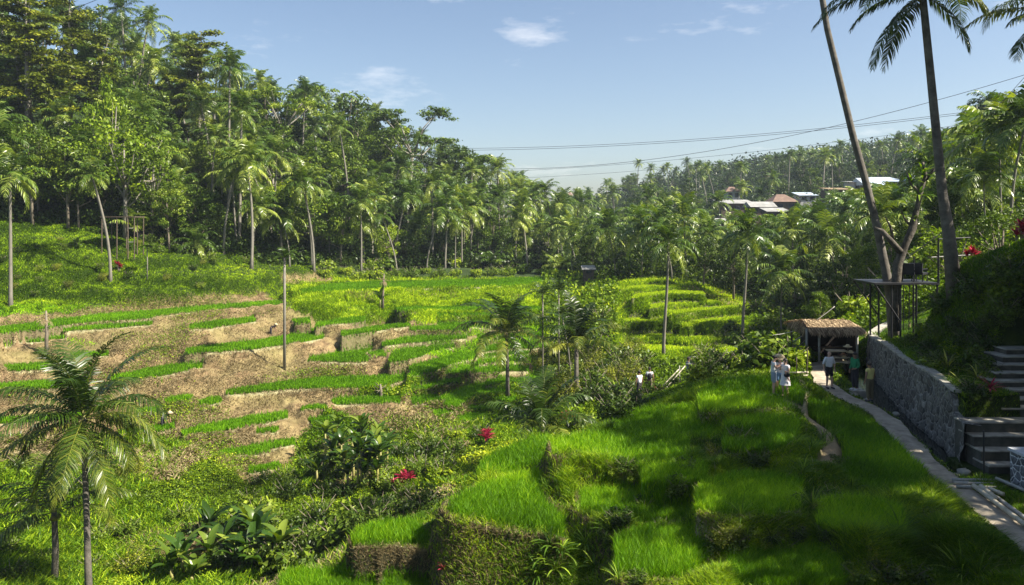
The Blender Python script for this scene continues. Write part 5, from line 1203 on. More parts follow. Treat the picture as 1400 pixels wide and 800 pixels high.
for i, (px, py, L2) in enumerate([(752, 748, .55), (768, 760, .6), (786, 772, .55), (760, 785, .6), (742, 770, .5), (800, 752, .5), (778, 742, .45), (590, 720, .35), (735, 790, .5), (812, 780, .5)]):
    q = hit(px, py)
    rosette(px, py, 'fern', 22, L2 * 1.1, .05, 5, 80, 70, f'leafy fern on the clay face of the near ridge, {ORD[i]} listed from its brow' if i else 'leafy fern on the clay face of the near ridge, at its upper right', 'fern', 'fern', 'ferns on the clay face', D=q.y)
# thin papaya-like sapling and dry snags on the left terraces
q = hit(201, 384); r = empty('sapling', q, 0, 'thin pale sapling with a flat leafy top on the upper left grass terrace', 'sapling'); MB().tube([(0, 0, -.3), (0.05, 0, 2), (0, 0, 4.1)], [.09, .07, .05], 6).build('stem', M['bark_far'], r, True)
o = link('leaf_rosette', strap_plant(5, 14, 1.1, .45, -5, 25, 30, 4, 0, .5, .2).mesh('leaf_rosette', M['leaf_mid']), r); o.location = (0, 0, 4.1)
def snag(px, py, h, label, seed, leaves=True, lean=0.0):
    q = hit(px, py); r = empty('dry_snag', q, 0, label, 'dead tree'); rg = np.random.default_rng(seed)
    mb = MB().tube([(0, 0, -.4), (.06, 0, h * .5), (lean, 0, h)], [.20, .15, .07], 7)
    for i in range(7):
        a = rg.uniform(0, 6.28); z = h * rg.uniform(.45, 1); mb.tube([(lean * z / h, 0, z), (math.cos(a) * .6, math.sin(a) * .6, z + rg.uniform(-.2, .6))], [.04, .012], 4)
    mb.build('trunk', M['bark_tree'], r, True)
    if leaves:
        lb = LB(); st = []
        for i in range(8): frond(lb, rg.uniform(0, 6.28), R(rg.uniform(-50, 60)), R(60), .9, 8, .35, .06, .5, st, rg)
        o = link('dry_leaves', lb.mesh('dry_leaves', M['dead']), r); o.location = (lean * .8, 0, h * .8)
snag(63, 488, 4.2, 'dry palm stump with withered fronds on the left brown terraces', 1)
snag(523, 428, 4.6, 'dark bare dead tree on the bank right of the slim areca', 2, True, .2)
snag(520, 545, 1.2, 'small dark stump on the brown banks among the centre paddies', 3, False)
# ------------------------------------------------------------------ path, canal, walls, stairs
def stone_mat(name, cell=3.2, c1=(0.055, 0.052, 0.045), c2=(0.22, 0.205, 0.175), mort=(0.30, 0.285, 0.25), bump=.8):
    m, n, l = new_mat(name); g = n.new('ShaderNodeNewGeometry')
    nz = N(n, 'ShaderNodeTexNoise', Scale=2.5, Detail=4); l.new(g.outputs['Position'], nz.inputs['Vector'])
    mp = N(n, 'ShaderNodeVectorMath', operation='MULTIPLY_ADD'); l.new(nz.outputs['Color'], mp.inputs[0]); mp.inputs[1].default_value = (.18, .18, .18); l.new(g.outputs['Position'], mp.inputs[2])
    v1 = N(n, 'ShaderNodeTexVoronoi', Scale=cell); l.new(mp.outputs[0], v1.inputs['Vector'])
    v2 = N(n, 'ShaderNodeTexVoronoi', Scale=cell); v2.feature = 'DISTANCE_TO_EDGE'; l.new(mp.outputs[0], v2.inputs['Vector'])
    sc = n.new('ShaderNodeSeparateColor'); l.new(v1.outputs['Color'], sc.inputs[0]); rp = ramp(n, [(0, c1), (1, c2)]); l.new(sc.outputs[0], rp.inputs[0])
    er = ramp(n, [(0.03, (1, 1, 1)), (0.09, (0, 0, 0))]); l.new(v2.outputs['Distance'], er.inputs[0])
    fine = N(n, 'ShaderNodeTexNoise', Scale=9, Detail=7, Roughness=.75); l.new(g.outputs['Position'], fine.inputs['Vector'])
    fr_r = ramp(n, [(0.35, (.35, .35, .35)), (.7, (1.5, 1.5, 1.5))]); l.new(fine.outputs['Fac'], fr_r.inputs[0])
    c = mixc(n, l, er.outputs[0], rp.outputs[0], mort); c = mixc(n, l, 1.0, c, fr_r.outputs[0], 'MULTIPLY')
    b = N(n, 'ShaderNodeBsdfPrincipled', Roughness=.85); l.new(c, b.inputs['Base Color'])
    hr = ramp(n, [(0.0, (0, 0, 0)), (0.2, (1, 1, 1))]); l.new(v2.outputs['Distance'], hr.inputs[0])
    bp = N(n, 'ShaderNodeBump', Strength=bump, Distance=.12); l.new(hr.outputs[0], bp.inputs['Height'])
    bp2 = N(n, 'ShaderNodeBump', Strength=.5, Distance=.03); l.new(fine.outputs['Fac'], bp2.inputs['Height']); l.new(bp.outputs[0], bp2.inputs['Normal']); l.new(bp2.outputs[0], b.inputs['Normal'])
    o = n.new('ShaderNodeOutputMaterial'); l.new(b.outputs[0], o.inputs[0]); return m
M['stone'] = stone_mat('field_stone'); M['stone_white'] = stone_mat('pale_mortared_stone', 4.0, (0.10, 0.11, 0.12), (0.24, 0.25, 0.26), (0.75, 0.75, 0.74), .5)
M['concrete'] = solid('weathered_concrete', (0.36, 0.31, 0.23), .9, .5, 2.2, .6)
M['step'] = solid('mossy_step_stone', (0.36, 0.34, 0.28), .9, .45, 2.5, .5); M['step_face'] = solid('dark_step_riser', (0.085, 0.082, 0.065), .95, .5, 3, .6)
M['thatch'] = leaf_mat('thatch_straw', (0.06, 0.04, 0.022), (0.16, 0.11, 0.06), (0.55, 0.42, 0.25), rough=.9, trans=.1, tcol=(1, .9, .7))
M['bamboo'] = solid('pale_bamboo', (0.50, 0.45, 0.33), .5, .3, 4); M['bamboo_old'] = solid('grey_bamboo', (0.33, 0.32, 0.28), .6, .35, 4)
M['wood'] = solid('dark_wood', (0.10, 0.075, 0.05), .8, .4, 3); M['wood_pale'] = solid('pale_plank', (0.48, 0.40, 0.27), .7, .3, 3)
M['gnarled'] = solid('gnarled_dark_bark', (0.10, 0.088, 0.068), .95, .65, 5, 1.0); M['steel'] = solid('dark_painted_steel', (0.025, 0.026, 0.028), .5, .2, 5); M['rope'] = solid('pale_rope', (0.50, 0.48, 0.42), .9); M['wire'] = solid('black_cable', (0.02, 0.02, 0.022), .7)
# the concrete footpath
pts = np.array(path_w); seg = np.concatenate([[0], np.cumsum(np.hypot(*np.diff(pts, axis=0).T))]); ss = np.arange(0, seg[-1], .35)
cxp = np.stack([np.interp(ss, seg, pts[:, 0]), np.interp(ss, seg, pts[:, 1])], 1)
for _ in range(3): cxp[1:-1] = (cxp[:-2] + cxp[1:-1] * 2 + cxp[2:]) / 4
tg = nrm(np.gradient(cxp, axis=0)); nn = np.stack([-tg[:, 1], tg[:, 0]], 1); Vp = []; Fp = []
for i, (c, n_) in enumerate(zip(cxp, nn)):
    w1 = .40 + .07 * math.sin(i * .9) + random.uniform(-.04, .04); w2 = .42 + .06 * math.sin(i * .7 + 2) + random.uniform(-.04, .04)
    zt = ZP + .03 + random.uniform(-.008, .008)
    for off, z in ((-w1, ZP - .25), (-w1, zt), (-w1 * .4, zt + .012), (w2 * .4, zt + .012), (w2, zt), (w2, ZP - .85)): Vp.append((*(c + n_ * off), z))
for i in range(len(cxp) - 1):
    for k in range(5): Fp.append((i * 6 + k, i * 6 + k + 1, i * 6 + 6 + k + 1, i * 6 + 6 + k))
me = bpy.data.meshes.new('path'); me.from_pydata(Vp, [], Fp); me.materials.append(M['concrete']); me.update()
tag(link('path', me), 'narrow pale concrete footpath curving along the canal', None, None, 'structure')
# canal water
mw, n, l = new_mat('dark_water'); b = N(n, 'ShaderNodeBsdfPrincipled', Roughness=.06); b.inputs['Base Color'].default_value = (.012, .016, .012, 1)
nz = N(n, 'ShaderNodeTexNoise', Scale=6, Detail=3); bp = N(n, 'ShaderNodeBump', Strength=.15, Distance=.02); l.new(nz.outputs['Fac'], bp.inputs['Height']); l.new(bp.outputs[0], b.inputs['Normal'])
o = n.new('ShaderNodeOutputMaterial'); l.new(b.outputs[0], o.inputs[0])
wy_ = np.linspace(24.0, 43, 40); xl = np.interp(wy_, pts[::-1, 1], pts[::-1, 0]); xr = np.interp(wy_, WALL[::-1, 1], WALL[::-1, 0]) + .1
Vw = np.concatenate([np.stack([xl, wy_, 0 * wy_ - 8.22], 1), np.stack([xr, wy_, 0 * wy_ - 8.22], 1)]); k = np.arange(39)
tag(link('water', mesh_np('water', Vw, np.stack([k, k + 40, k + 41, k + 1], 1), [mw])), 'dark still water in the narrow irrigation canal', None, None, 'structure')
# retaining wall
wp = np.array(WALL); sg = np.concatenate([[0], np.cumsum(np.hypot(*np.diff(wp, axis=0).T))]); ss = np.linspace(0, sg[-1], 150)
wc = np.stack([np.interp(ss, sg, wp[:, 0]), np.interp(ss, sg, wp[:, 1])], 1)
for _ in range(8): wc[1:-1] = (wc[:-2] + wc[1:-1] * 2 + wc[2:]) / 4
wt = nrm(np.gradient(wc, axis=0)); wn_ = np.stack([-wt[:, 1], wt[:, 0]], 1)
if wn_[50, 0] > 0: wn_ = -wn_                # towards the canal
topz = np.interp(wc[:, 1], [22, 24.9, 26.6, 26.9, 30, 38, 44], [-6.75, -6.7, -6.65, -5.95, -5.90, -6.1, -6.4]); Vw = []; Fw = []; NH = 16
for i in range(len(wc)):
    for j in range(NH + 1):
        f = j / NH; z = -8.9 + (topz[i] + 8.9) * f; bt = .30 - .16 * f + .07 * (vnoise(np.array(ss[i] * 2.7), np.array(z * 2.7), 4) - .5) * 2
        Vw.append((*(wc[i] + wn_[i] * bt), z + (.06 * (vnoise(np.array(ss[i] * 1.3), np.array(0.), 6) - .5) if j == NH else 0)))
    Vw.append((*(wc[i] - wn_[i] * .35), topz[i] - .03))
for i in range(len(wc) - 1):
    for j in range(NH + 1): a = i * (NH + 2) + j; Fw.append((a, a + NH + 2, a + NH + 3, a + 1))
me = bpy.data.meshes.new('stone'); me.from_pydata(Vw, [], Fw); me.materials.append(M['stone']); me.update()
for p_ in me.polygons: p_.use_smooth = True
wl_ = empty('retaining_wall', (0, 0, 0), 0, 'long curving field-stone retaining wall beside the canal', 'wall'); link('stone_face', me, wl_)
mb = MB()
for i in range(0, len(wc) - 3, 3):
    if topz[i] < -6.5: continue
    q = [wc[i] + wn_[i] * .17, wc[i + 3] + wn_[i + 3] * .17, wc[i + 3] - wn_[i + 3] * .22, wc[i] - wn_[i] * .22]; z = topz[i] - .02; h_ = .07 + random.uniform(0, .03)
    mb.add([(*v, z) for v in q] + [(*v, z + h_) for v in q], [(4, 5, 6, 7), (0, 1, 5, 4), (2, 3, 7, 6), (1, 2, 6, 5), (3, 0, 4, 7)])
mb.build('coping', M['step'], wl_)
# stairs: a low wide flight, a landing, and the upper flight
def flight(name, label, steps):
    r = empty(name, (steps[0][0], steps[0][2], steps[0][4]), 0, label, 'stairs'); o = Vector(r.location)
    for (x0, x1, y0, y1, zb, zt) in steps:
        a = Vector((x0, y0, zb)) - o; b = Vector((x1, y1, zt)) - o
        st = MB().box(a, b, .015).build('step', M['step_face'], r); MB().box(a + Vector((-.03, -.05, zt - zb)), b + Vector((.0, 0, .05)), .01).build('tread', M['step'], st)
S = []; x0s = [14.85, 14.85, 14.85, 14.95]
lev = [(-7.72, 24.15), (-7.38, 24.55), (-7.02, 24.95), (-6.68, 25.35)]
for i, (z, y) in enumerate(lev): S.append((x0s[i] + (.15 if i < 3 else .02), 19.5, y, y + (.8 if i < 3 else .62), -8.6, z - .05))
flight('lower_stairs', 'lower flight of wide stone steps beside the white stone block', S)
S = []
for i in range(8):
    y = 25.95 + i * .42; S.append((onpx([1370, 1366, 1363, 1361, 1362, 1366, 1371, 1376][i], y), 21.0, y, y + 1.1, -8.4, -6.42 + i * .215))
flight('upper_stairs', 'upper flight of worn steps climbing the bank at the right edge', S)
MB().box((15.05, 21.3, -8.4), (17.6, 23.2, -6.98), .02).build('block_body', M['stone_white'], empty('stone_block', (0, 0, 0), 0, 'white-mortared stone block below the lower steps at the right edge', 'stone block'))
blk = bpy.data.objects['stone_block']; MB().box((15.0, 21.25, -6.975), (17.65, 23.25, -6.90), .01).build('block_cap', solid('white_plaster', (0.50, 0.52, 0.54), .8, .15), blk)
ps = link('iron_pole', MB().tube([(14.42, 23.45, -8.2), (14.40, 23.45, -6.45)], .025, 6).mesh('iron_pole', M['steel'])); tag(ps, 'thin dark iron pole standing by the lower steps', 'pole')
# bamboo over the canal and lying beside the path
def pole(a, b, r, label, name='bamboo_pole', cat='bamboo pole', mat='bamboo', group=None, nodes=True):
    a, b = Vector(a), Vector(b); L = (b - a).length; k = max(3, int(L / .3)); P_ = []; Rr = []
    for i in range(k + 1):
        f = i / k; p = a.lerp(b, f)
        if nodes and 0 < i < k:
            dd = (b - a).normalized() * .012; P_ += [p - dd, p, p + dd]; Rr += [r, r * 1.14, r]
        else: P_.append(p); Rr.append(r)
    o = MB().tube([p - a for p in P_], Rr, 8).build(name, M[mat], None, True); o.location = a; return tag(o, label, cat, group)
zb_ = -7.80
for i, (pa, pb) in enumerate([((1302, 656), (1362, 657)), ((1304, 660), (1360, 662)), ((1308, 665), (1362, 667))]):
    pole(PZ(*pa, zb_), PZ(*pb, zb_), .05, ['farthest of the three bamboo poles bridging the canal end', 'middle one of the three bamboo poles bridging the canal end', 'nearest of the three bamboo poles bridging the canal end'][i], mat='bamboo_old', group='bamboo poles bridging the canal')
pole(PZ(1331, 664, -7.72), PZ(1408, 722, -7.75), .065, 'long pale bamboo pole lying along the path at lower right', mat='bamboo')
pole(PZ(1341, 665, -7.66), PZ(1362, 682, -7.70), .075, 'short thick bamboo length lying beside the long pale one', mat='bamboo')
pole(PZ(1362, 680, -7.74), PZ(1412, 716, -7.76), .06, 'grey bamboo pole lying behind the long pale one', mat='bamboo_old')
pole(PZ(1362, 654, -7.74), PZ(1405, 672, -7.72), .05, 'thin grey bamboo pole below the white stone block', mat='bamboo_old')
pole(PZ(1352, 668, -7.70), PZ(1372, 676, -7.70), .06, 'broken bamboo length beside the short thick one', mat='bamboo')
for i, (px, py, s) in enumerate([(1306, 652, .16), (1290, 640, .14), (1318, 646, .18), (1225, 566, .13), (1186, 548, .16), (1166, 541, .2)]):
    q = PZ(px, py, -8.0); o = MB().ball((0, 0, 0), (s * 1.2, s, s * .7), 9, 6, .18).build('rock', M['step'], None, True); o.location = q; tag(o, ['dark rock at the near end of the canal', 'small rock at the canal edge by the path bend', 'rock at the foot of the stone wall near the stairs', 'small rock on the canal edge near the man in yellow', 'rock on the canal edge between the green and yellow shirts', 'flat rock the man in green stands beside'][i], 'rock')
# ------------------------------------------------------------------ thatched stall
st = empty('thatched_stall', (18.0, 43.2, -7.9), 0, 'small open stall with a shaggy thatched roof at the end of the path', 'stall'); o0 = Vector(st.location)
L_ = lambda x, y, z: Vector((x, y, z)) - o0
lb = LB(); rg = np.random.default_rng(77)
def thatch(lb, a, b, c, d, n, ln, w):        # a-b the top edge, d-c the eave
    u, v = rg.random(n), rg.random(n) ** .9; P0 = (a * (1 - u)[:, None] + b * u[:, None]) * (1 - v)[:, None] + (d * (1 - u)[:, None] + c * u[:, None]) * v[:, None]
    dn = nrm((d - a) + (c - b)); nrm_ = nrm(np.cross(b - a, d - a)); nrm_ = nrm_ * np.sign(nrm_[2] + 1e-9); ll_ = ln * rg.uniform(.6, 1.5, n)[:, None]
    D1 = nrm(dn + rg.normal(0, .09, (n, 3)) + nrm_ * .06 - np.array([0, 0, 1]) * (.35 * (v > .8))[:, None]); sd = nrm(np.cross(D1, nrm_)) * w * rg.uniform(.6, 1.3, n)[:, None]
    P0 = P0 + nrm_ * rg.uniform(0, .09, n)[:, None]; P1 = P0 + D1 * ll_ * .6; P2 = P0 + D1 * ll_ - np.array([0, 0, .16]) * ll_
    V = np.stack([P0 - sd, P0 + sd, P1 + sd, P1 - sd, P2 + sd * .3, P2 - sd * .3], 1).reshape(-1, 3); i = np.arange(n)[:, None] * 6
    lb.push(V, np.concatenate([np.concatenate([i, i + 1, i + 2, i + 3], 1), np.concatenate([i + 3, i + 2, i + 4, i + 5], 1)]), None, np.repeat(np.clip(.5 + rg.normal(0, .22, n), 0, 1), 6))
A = lambda x, y, z: np.array(L_(x, y, z))
xa, xb = onpx(1102, 42) , onpx(1179, 42); ze, zr_ = (HY - 453) / FPX * 41.6, (HY - 438) / FPX * 43.4
thatch(lb, A(xa + .3, 43.4, zr_), A(xb - .2, 43.4, zr_), A(xb, 41.6, ze), A(xa, 41.6, ze), 2600, .36, .022)
thatch(lb, A(xa + .3, 43.4, zr_), A(xb - .2, 43.4, zr_), A(xb + .1, 45.2, ze), A(xa, 45.2, ze), 900, .4, .022)
thatch(lb, A(xa + .25, 43.35, zr_), A(xa + .25, 43.45, zr_), A(xa + .1, 45.0, ze), A(xa + .1, 41.8, ze), 400, .3, .022)
rf = link('roof', lb.mesh('thatch', M['thatch']), st)
mb = MB(); mb.add([L_(xa + .5, 43.4, zr_ - .05), L_(xb - .2, 43.4, zr_ - .05), L_(xb, 41.65, ze - .05), L_(xa, 41.65, ze - .05), L_(xb + .1, 45.2, ze - .05), L_(xa, 45.2, ze - .05)], [(0, 1, 2, 3), (1, 0, 5, 4), (0, 3, 5)]); mb.build('roof_frame', M['wood'], rf)
for px in (1120, 1103, 1172):
    x = onpx(px, 41.9); MB().tube([L_(x, 41.9, -8.1), L_(x, 41.9, ze + .1)], .065, 7).build('post', M['bamboo_old'], st, True)
for x in (xa + .3, xb - .3): MB().tube([L_(x, 45, -8.1), L_(x, 45, ze + .1)], .06, 7).build('post', M['wood'], st, True)
dkw = solid('shade_dark_board', (0.022, 0.017, 0.013), .9, .4, 3); MB().box(L_(xa + .3, 43.55, -8.2), L_(xb - .1, 43.62, ze + .3)).build('back_wall', dkw, st); MB().box(L_(xa + .25, 42.4, -8.2), L_(xa + .33, 43.55, ze + .1)).build('side_wall', dkw, st); MB().box(L_(xb - .2, 42.4, -8.2), L_(xb - .12, 43.55, ze + .1)).build('side_wall', dkw, st)  # near-black boards paint the shade inside the stall
MB().box(L_(xa + .9, 42.9, -7.2), L_(xb - .3, 43.3, -7.14)).build('shelf', M['wood'], st)
# counters with straw hats and bottles in front of the stall
tb = empty('stall_table', L_(0, 0, 0) + o0, 0, 'rough plank table of wares in front of the thatched stall', 'table'); 
for z, xx0, xx1 in ((-7.05, 1132, 1158), (-7.38, 1136, 1160), (-7.62, 1134, 1162)):
    MB().box((onpx(xx0, 41), 40.8, z), (onpx(xx1, 41), 41.4, z + .05), .01).build('plank', M['wood_pale'], tb)
for px in (1135, 1157): MB().box((onpx(px, 41), 40.9, -8.0), (onpx(px, 41) + .06, 40.96, -7.05)).build('leg', M['wood'], tb)
def hat(loc, mat, label, name='straw_hat', cat='hat', s=1.0):
    r = MB(); r.tube([(0, 0, -.005), (0, 0, .012)], [.21 * s, .205 * s], 16); r.tube([(0, 0, .008), (0, 0, .07), (0, 0, .12)], [.105 * s, .10 * s, .06 * s], 14)
    o = r.build(name, mat, None, True); o.location = loc; return tag(o, label, cat)
hm = solid('straw', (0.55, 0.45, 0.27), .9, .3, 20); hm2 = solid('brown_straw', (0.20, 0.10, 0.05), .9, .3, 20)
for i, (px, py, m_) in enumerate([(1159, 474, hm), (1163, 482, hm), (1153, 485, hm2), (1154, 489, hm), (1156, 496, hm)]):
    hat(P(px, py, 40.9), m_, ['straw hat on top of the stall display', 'pale hat second from the top of the stall display', 'brown hat on the stall display', 'straw hat under the brown hat on the stall display', 'lowest straw hat on the stall display'][i], s=1.1)
pole(P(1159, 498, 40.95), P(1159, 472, 40.95), .025, 'upright display stick holding the hats at the stall', 'display_stick', 'stick', 'wood')
# bamboo rail and stick fence left of the path bend
for i, (a, b, r_) in enumerate([((1078, 510), (1105, 509), .05), ((1078, 516), (1105, 513), .045), ((1089, 521), (1089, 488), .025), ((1103, 518), (1104, 478), .03)]):
    pole(P(*a, 37.5), P(*b, 37.5 if i != 0 else 37.6), r_, ['upper pale bamboo rail behind the three visitors', 'lower pale bamboo rail behind the three visitors', 'thin upright stick beside the bamboo rail, left one', 'thin upright stick beside the bamboo rail, right one'][i], mat='bamboo' if i < 2 else 'wood', nodes=i < 2)
# poles, tripod and ropes on the brow of the near hill
for i, (a, b, D1, D2, r_, mt) in enumerate([((943, 512), (943, 536), 46, 46, .07, 'bamboo'), ((944, 508), (958, 542), 46, 45, .05, 'bamboo'), ((946, 512), (947, 536), 46.3, 46, .04, 'bamboo_old'), ((906, 528), (929, 504), 45.5, 46, .035, 'bamboo'), ((902, 541), (937, 500), 45, 46, .035, 'bamboo'), ((951, 533), (991, 490), 45, 45.5, .035, 'bamboo_old'), ((929, 500), (929, 536), 46, 45.7, .03, 'bamboo_old'), ((1000, 503), (1006, 509), 43, 42.8, .10, 'bamboo')]):
    pole(P(*a, D1), P(*b, D2), r_, ['upright bamboo leg of the stand under the man on the brow', 'splayed right-hand bamboo leg of the stand on the brow', 'thin rear bamboo leg of the stand on the brow', 'upper of two parallel bamboo poles leaning on the brow', 'lower of two parallel bamboo poles leaning on the brow', 'bamboo pole leaning out to the right of the stand', 'thin upright bamboo left of the stand', 'short pale log end sticking out of the grass right of the stand'][i], mat=mt)
def rope(name, pts, r, label, cat, mat, n=5, sag=0.0, seg=24):
    P_ = []
    for a, b in zip(pts[:-1], pts[1:]):
        a, b = Vector(a), Vector(b)
        for i in range(seg): f = i / seg; P_.append(a.lerp(b, f) - Vector((0, 0, sag * 4 * f * (1 - f))))
    P_.append(Vector(pts[-1])); o0_ = P_[0].copy(); o = MB().tube([p - o0_ for p in P_], r, n).build(name, M[mat], None, True); o.location = o0_; return tag(o, label, cat)
rope('rope', [P(943, 488, 46), P(1058, 458, 44), P(1141, 419, 44)], .022, 'upper pale rope running from the stand on the brow up past the stall', 'rope', 'rope', sag=.35)
rope('rope', [P(937, 497, 46), P(1040, 482, 44), P(1122, 440, 43)], .022, 'lower pale rope running from the stand on the brow to the stall roof', 'rope', 'rope', sag=.3)
# ------------------------------------------------------------------ viewing platform round the leaning palm
DP = 40.0; zp = (HY - 384) / FPX * DP; pf_ = empty('viewing_platform', (onpx(1232, DP), DP, zp), 0, 'black steel viewing platform built round the leaning palm', 'platform'); o0 = Vector(pf_.location)
x0, x1 = onpx(1192, DP - 1) - o0.x, onpx(1266, DP) - o0.x
MB().box((x0, -1.3, -.09), (x1, 1.2, 0)).build('deck', M['steel'], pf_)
for x in (x0 + .9, x0 + 1.35, x0 + 2.15, x1 - .08):
    for y in (-1.2, 1.1): MB().tube([(x, y, -.05), (x, y, gz1(o0.x + x, DP + y) - zp - .4)], .05, 6).build('post', M['steel'], pf_)
MB().tube([(x0 + .02, -1.25, -.06), (x0 + 1.3, -1.2, -1.9)], .04, 6).build('brace', M['steel'], pf_); MB().tube([(x0 + .02, 1.15, -.06), (x0 + 1.3, 1.1, -1.9)], .04, 6).build('brace', M['steel'], pf_)
for i in range(4): MB().tube([(x0 + .9 + i * .3, -1.22, -.1), (x0 + .95 + i * .28, -1.18, -2.4)], .022, 5).build('lattice_bar', M['steel'], pf_)
MB().tube([(x1 - .05, -1.25, 0), (x1 - .05, -1.25, 2.25)], .05, 6).build('post', M['steel'], pf_); MB().tube([(x1 - .05, -1.25, 2.2), (x1 + 1.6, -1.2, 2.28)], .03, 6).build('rail', M['steel'], pf_)
MB().tube([(x1 - .4, -1.25, 1.28), (x1 + 1.7, -1.2, 1.40)], .035, 6).build('rail', M['bamboo_old'], pf_); MB().tube([(x1 - .05, 1.1, 0), (x1 - .05, 1.1, 1.2)], .04, 6).build('post', M['steel'], pf_)
MB().tube([(x1 - 1.9, -.2, .6), (x1 + 1.2, -.5, 3.0)], .022, 5).build('stay_bar', M['steel'], pf_)
def chair(loc, rz, label):
    r = empty('lounge_chair', loc, rz, label, 'chair', 'dark chairs on the viewing platform')
    MB().box((-.3, -.28, .36), (.3, .28, .46), .01).build('seat', M['steel'], r); MB().box((-.3, .24, .46), (.3, .32, .95), .01).build('backrest', M['steel'], r)
    for x in (-.27, .27):
        for y in (-.25, .25): MB().tube([(x, y, 0), (x, y, .38)], .025, 6).build('leg', M['steel'], r)
        MB().box((x - .03, -.26, .62), (x + .03, .26, .66)).build('armrest', M['steel'], r)
chair(o0 + Vector((.15, -.4, 0)), 2.6, 'dark lounge chair on the platform nearest the palm trunk'); chair(o0 + Vector((.85, -.2, 0)), 2.2, 'dark lounge chair on the platform beside the corner post')
tb2 = empty('bar_table', o0 + Vector((.62, .5, 0)), 0, 'small high table behind the chairs on the platform', 'table'); MB().box((-.55, -.3, .82), (.4, .3, .87)).build('table_top', M['bamboo_old'], tb2)
for x in (-.45, .3): MB().tube([(x, 0, 0), (x, 0, .83)], .03, 6).build('leg', M['steel'], tb2)
# gnarled tree with perching ferns
PT = lambda a, b, d=0: P(a, b, 39.2 + d)
gn = empty('gnarled_tree', PT(1226, 384), 0, 'gnarled bare-limbed tree with perching ferns between the two tall palms', 'tree'); o0 = Vector(gn.location)
mb = MB(); mb.tube([PT(1222, 452) - o0, PT(1224, 400) - o0, PT(1227, 362) - o0, PT(1238, 335) - o0, PT(1247, 312) - o0, PT(1254, 285) - o0, PT(1259, 262) - o0, PT(1266, 240) - o0, PT(1262, 222) - o0], [.27, .22, .24, .17, .19, .13, .13, .09, .04], 9)
mb.tube([PT(1232, 345) - o0, PT(1218, 330, -.3) - o0, PT(1206, 316, -.3) - o0, PT(1196, 312) - o0], [.16, .14, .11, .08], 8); mb.tube([PT(1222, 332) - o0, PT(1217, 310) - o0, PT(1210, 296) - o0], [.10, .06, .025], 6)
mb.tube([PT(1262, 248) - o0, PT(1277, 232) - o0, PT(1286, 220) - o0], [.10, .07, .03], 6); mb.tube([PT(1256, 262) - o0, PT(1244, 250) - o0, PT(1240, 236) - o0], [.08, .05, .02], 6)
mb.tube([PT(1247, 312) - o0, PT(1236, 298) - o0, PT(1232, 288) - o0], [.09, .06, .02], 6); mb.V = [tuple(Vector(v) + Vector([random.uniform(-.025, .025) for _ in range(3)])) for v in mb.V]; mb.build('trunk', M['gnarled'], gn, True)
for i, (px, py, L2, mt) in enumerate([(1257, 268, .75, 'fern'), (1262, 240, .6, 'fern'), (1236, 290, .55, 'leaf_dark'), (1268, 226, .6, 'leaf_dark'), (1248, 302, .45, 'leaf_dark'), (1246, 250, .5, 'fern')]):
    o = link('perching_fern', strap_plant(60 + i, 20, L2 * 1.25, .10, 10, 85, 80, 5, 0, .6, .2).mesh('perching_fern', M[mt]), gn); o.location = PT(px, py) - o0
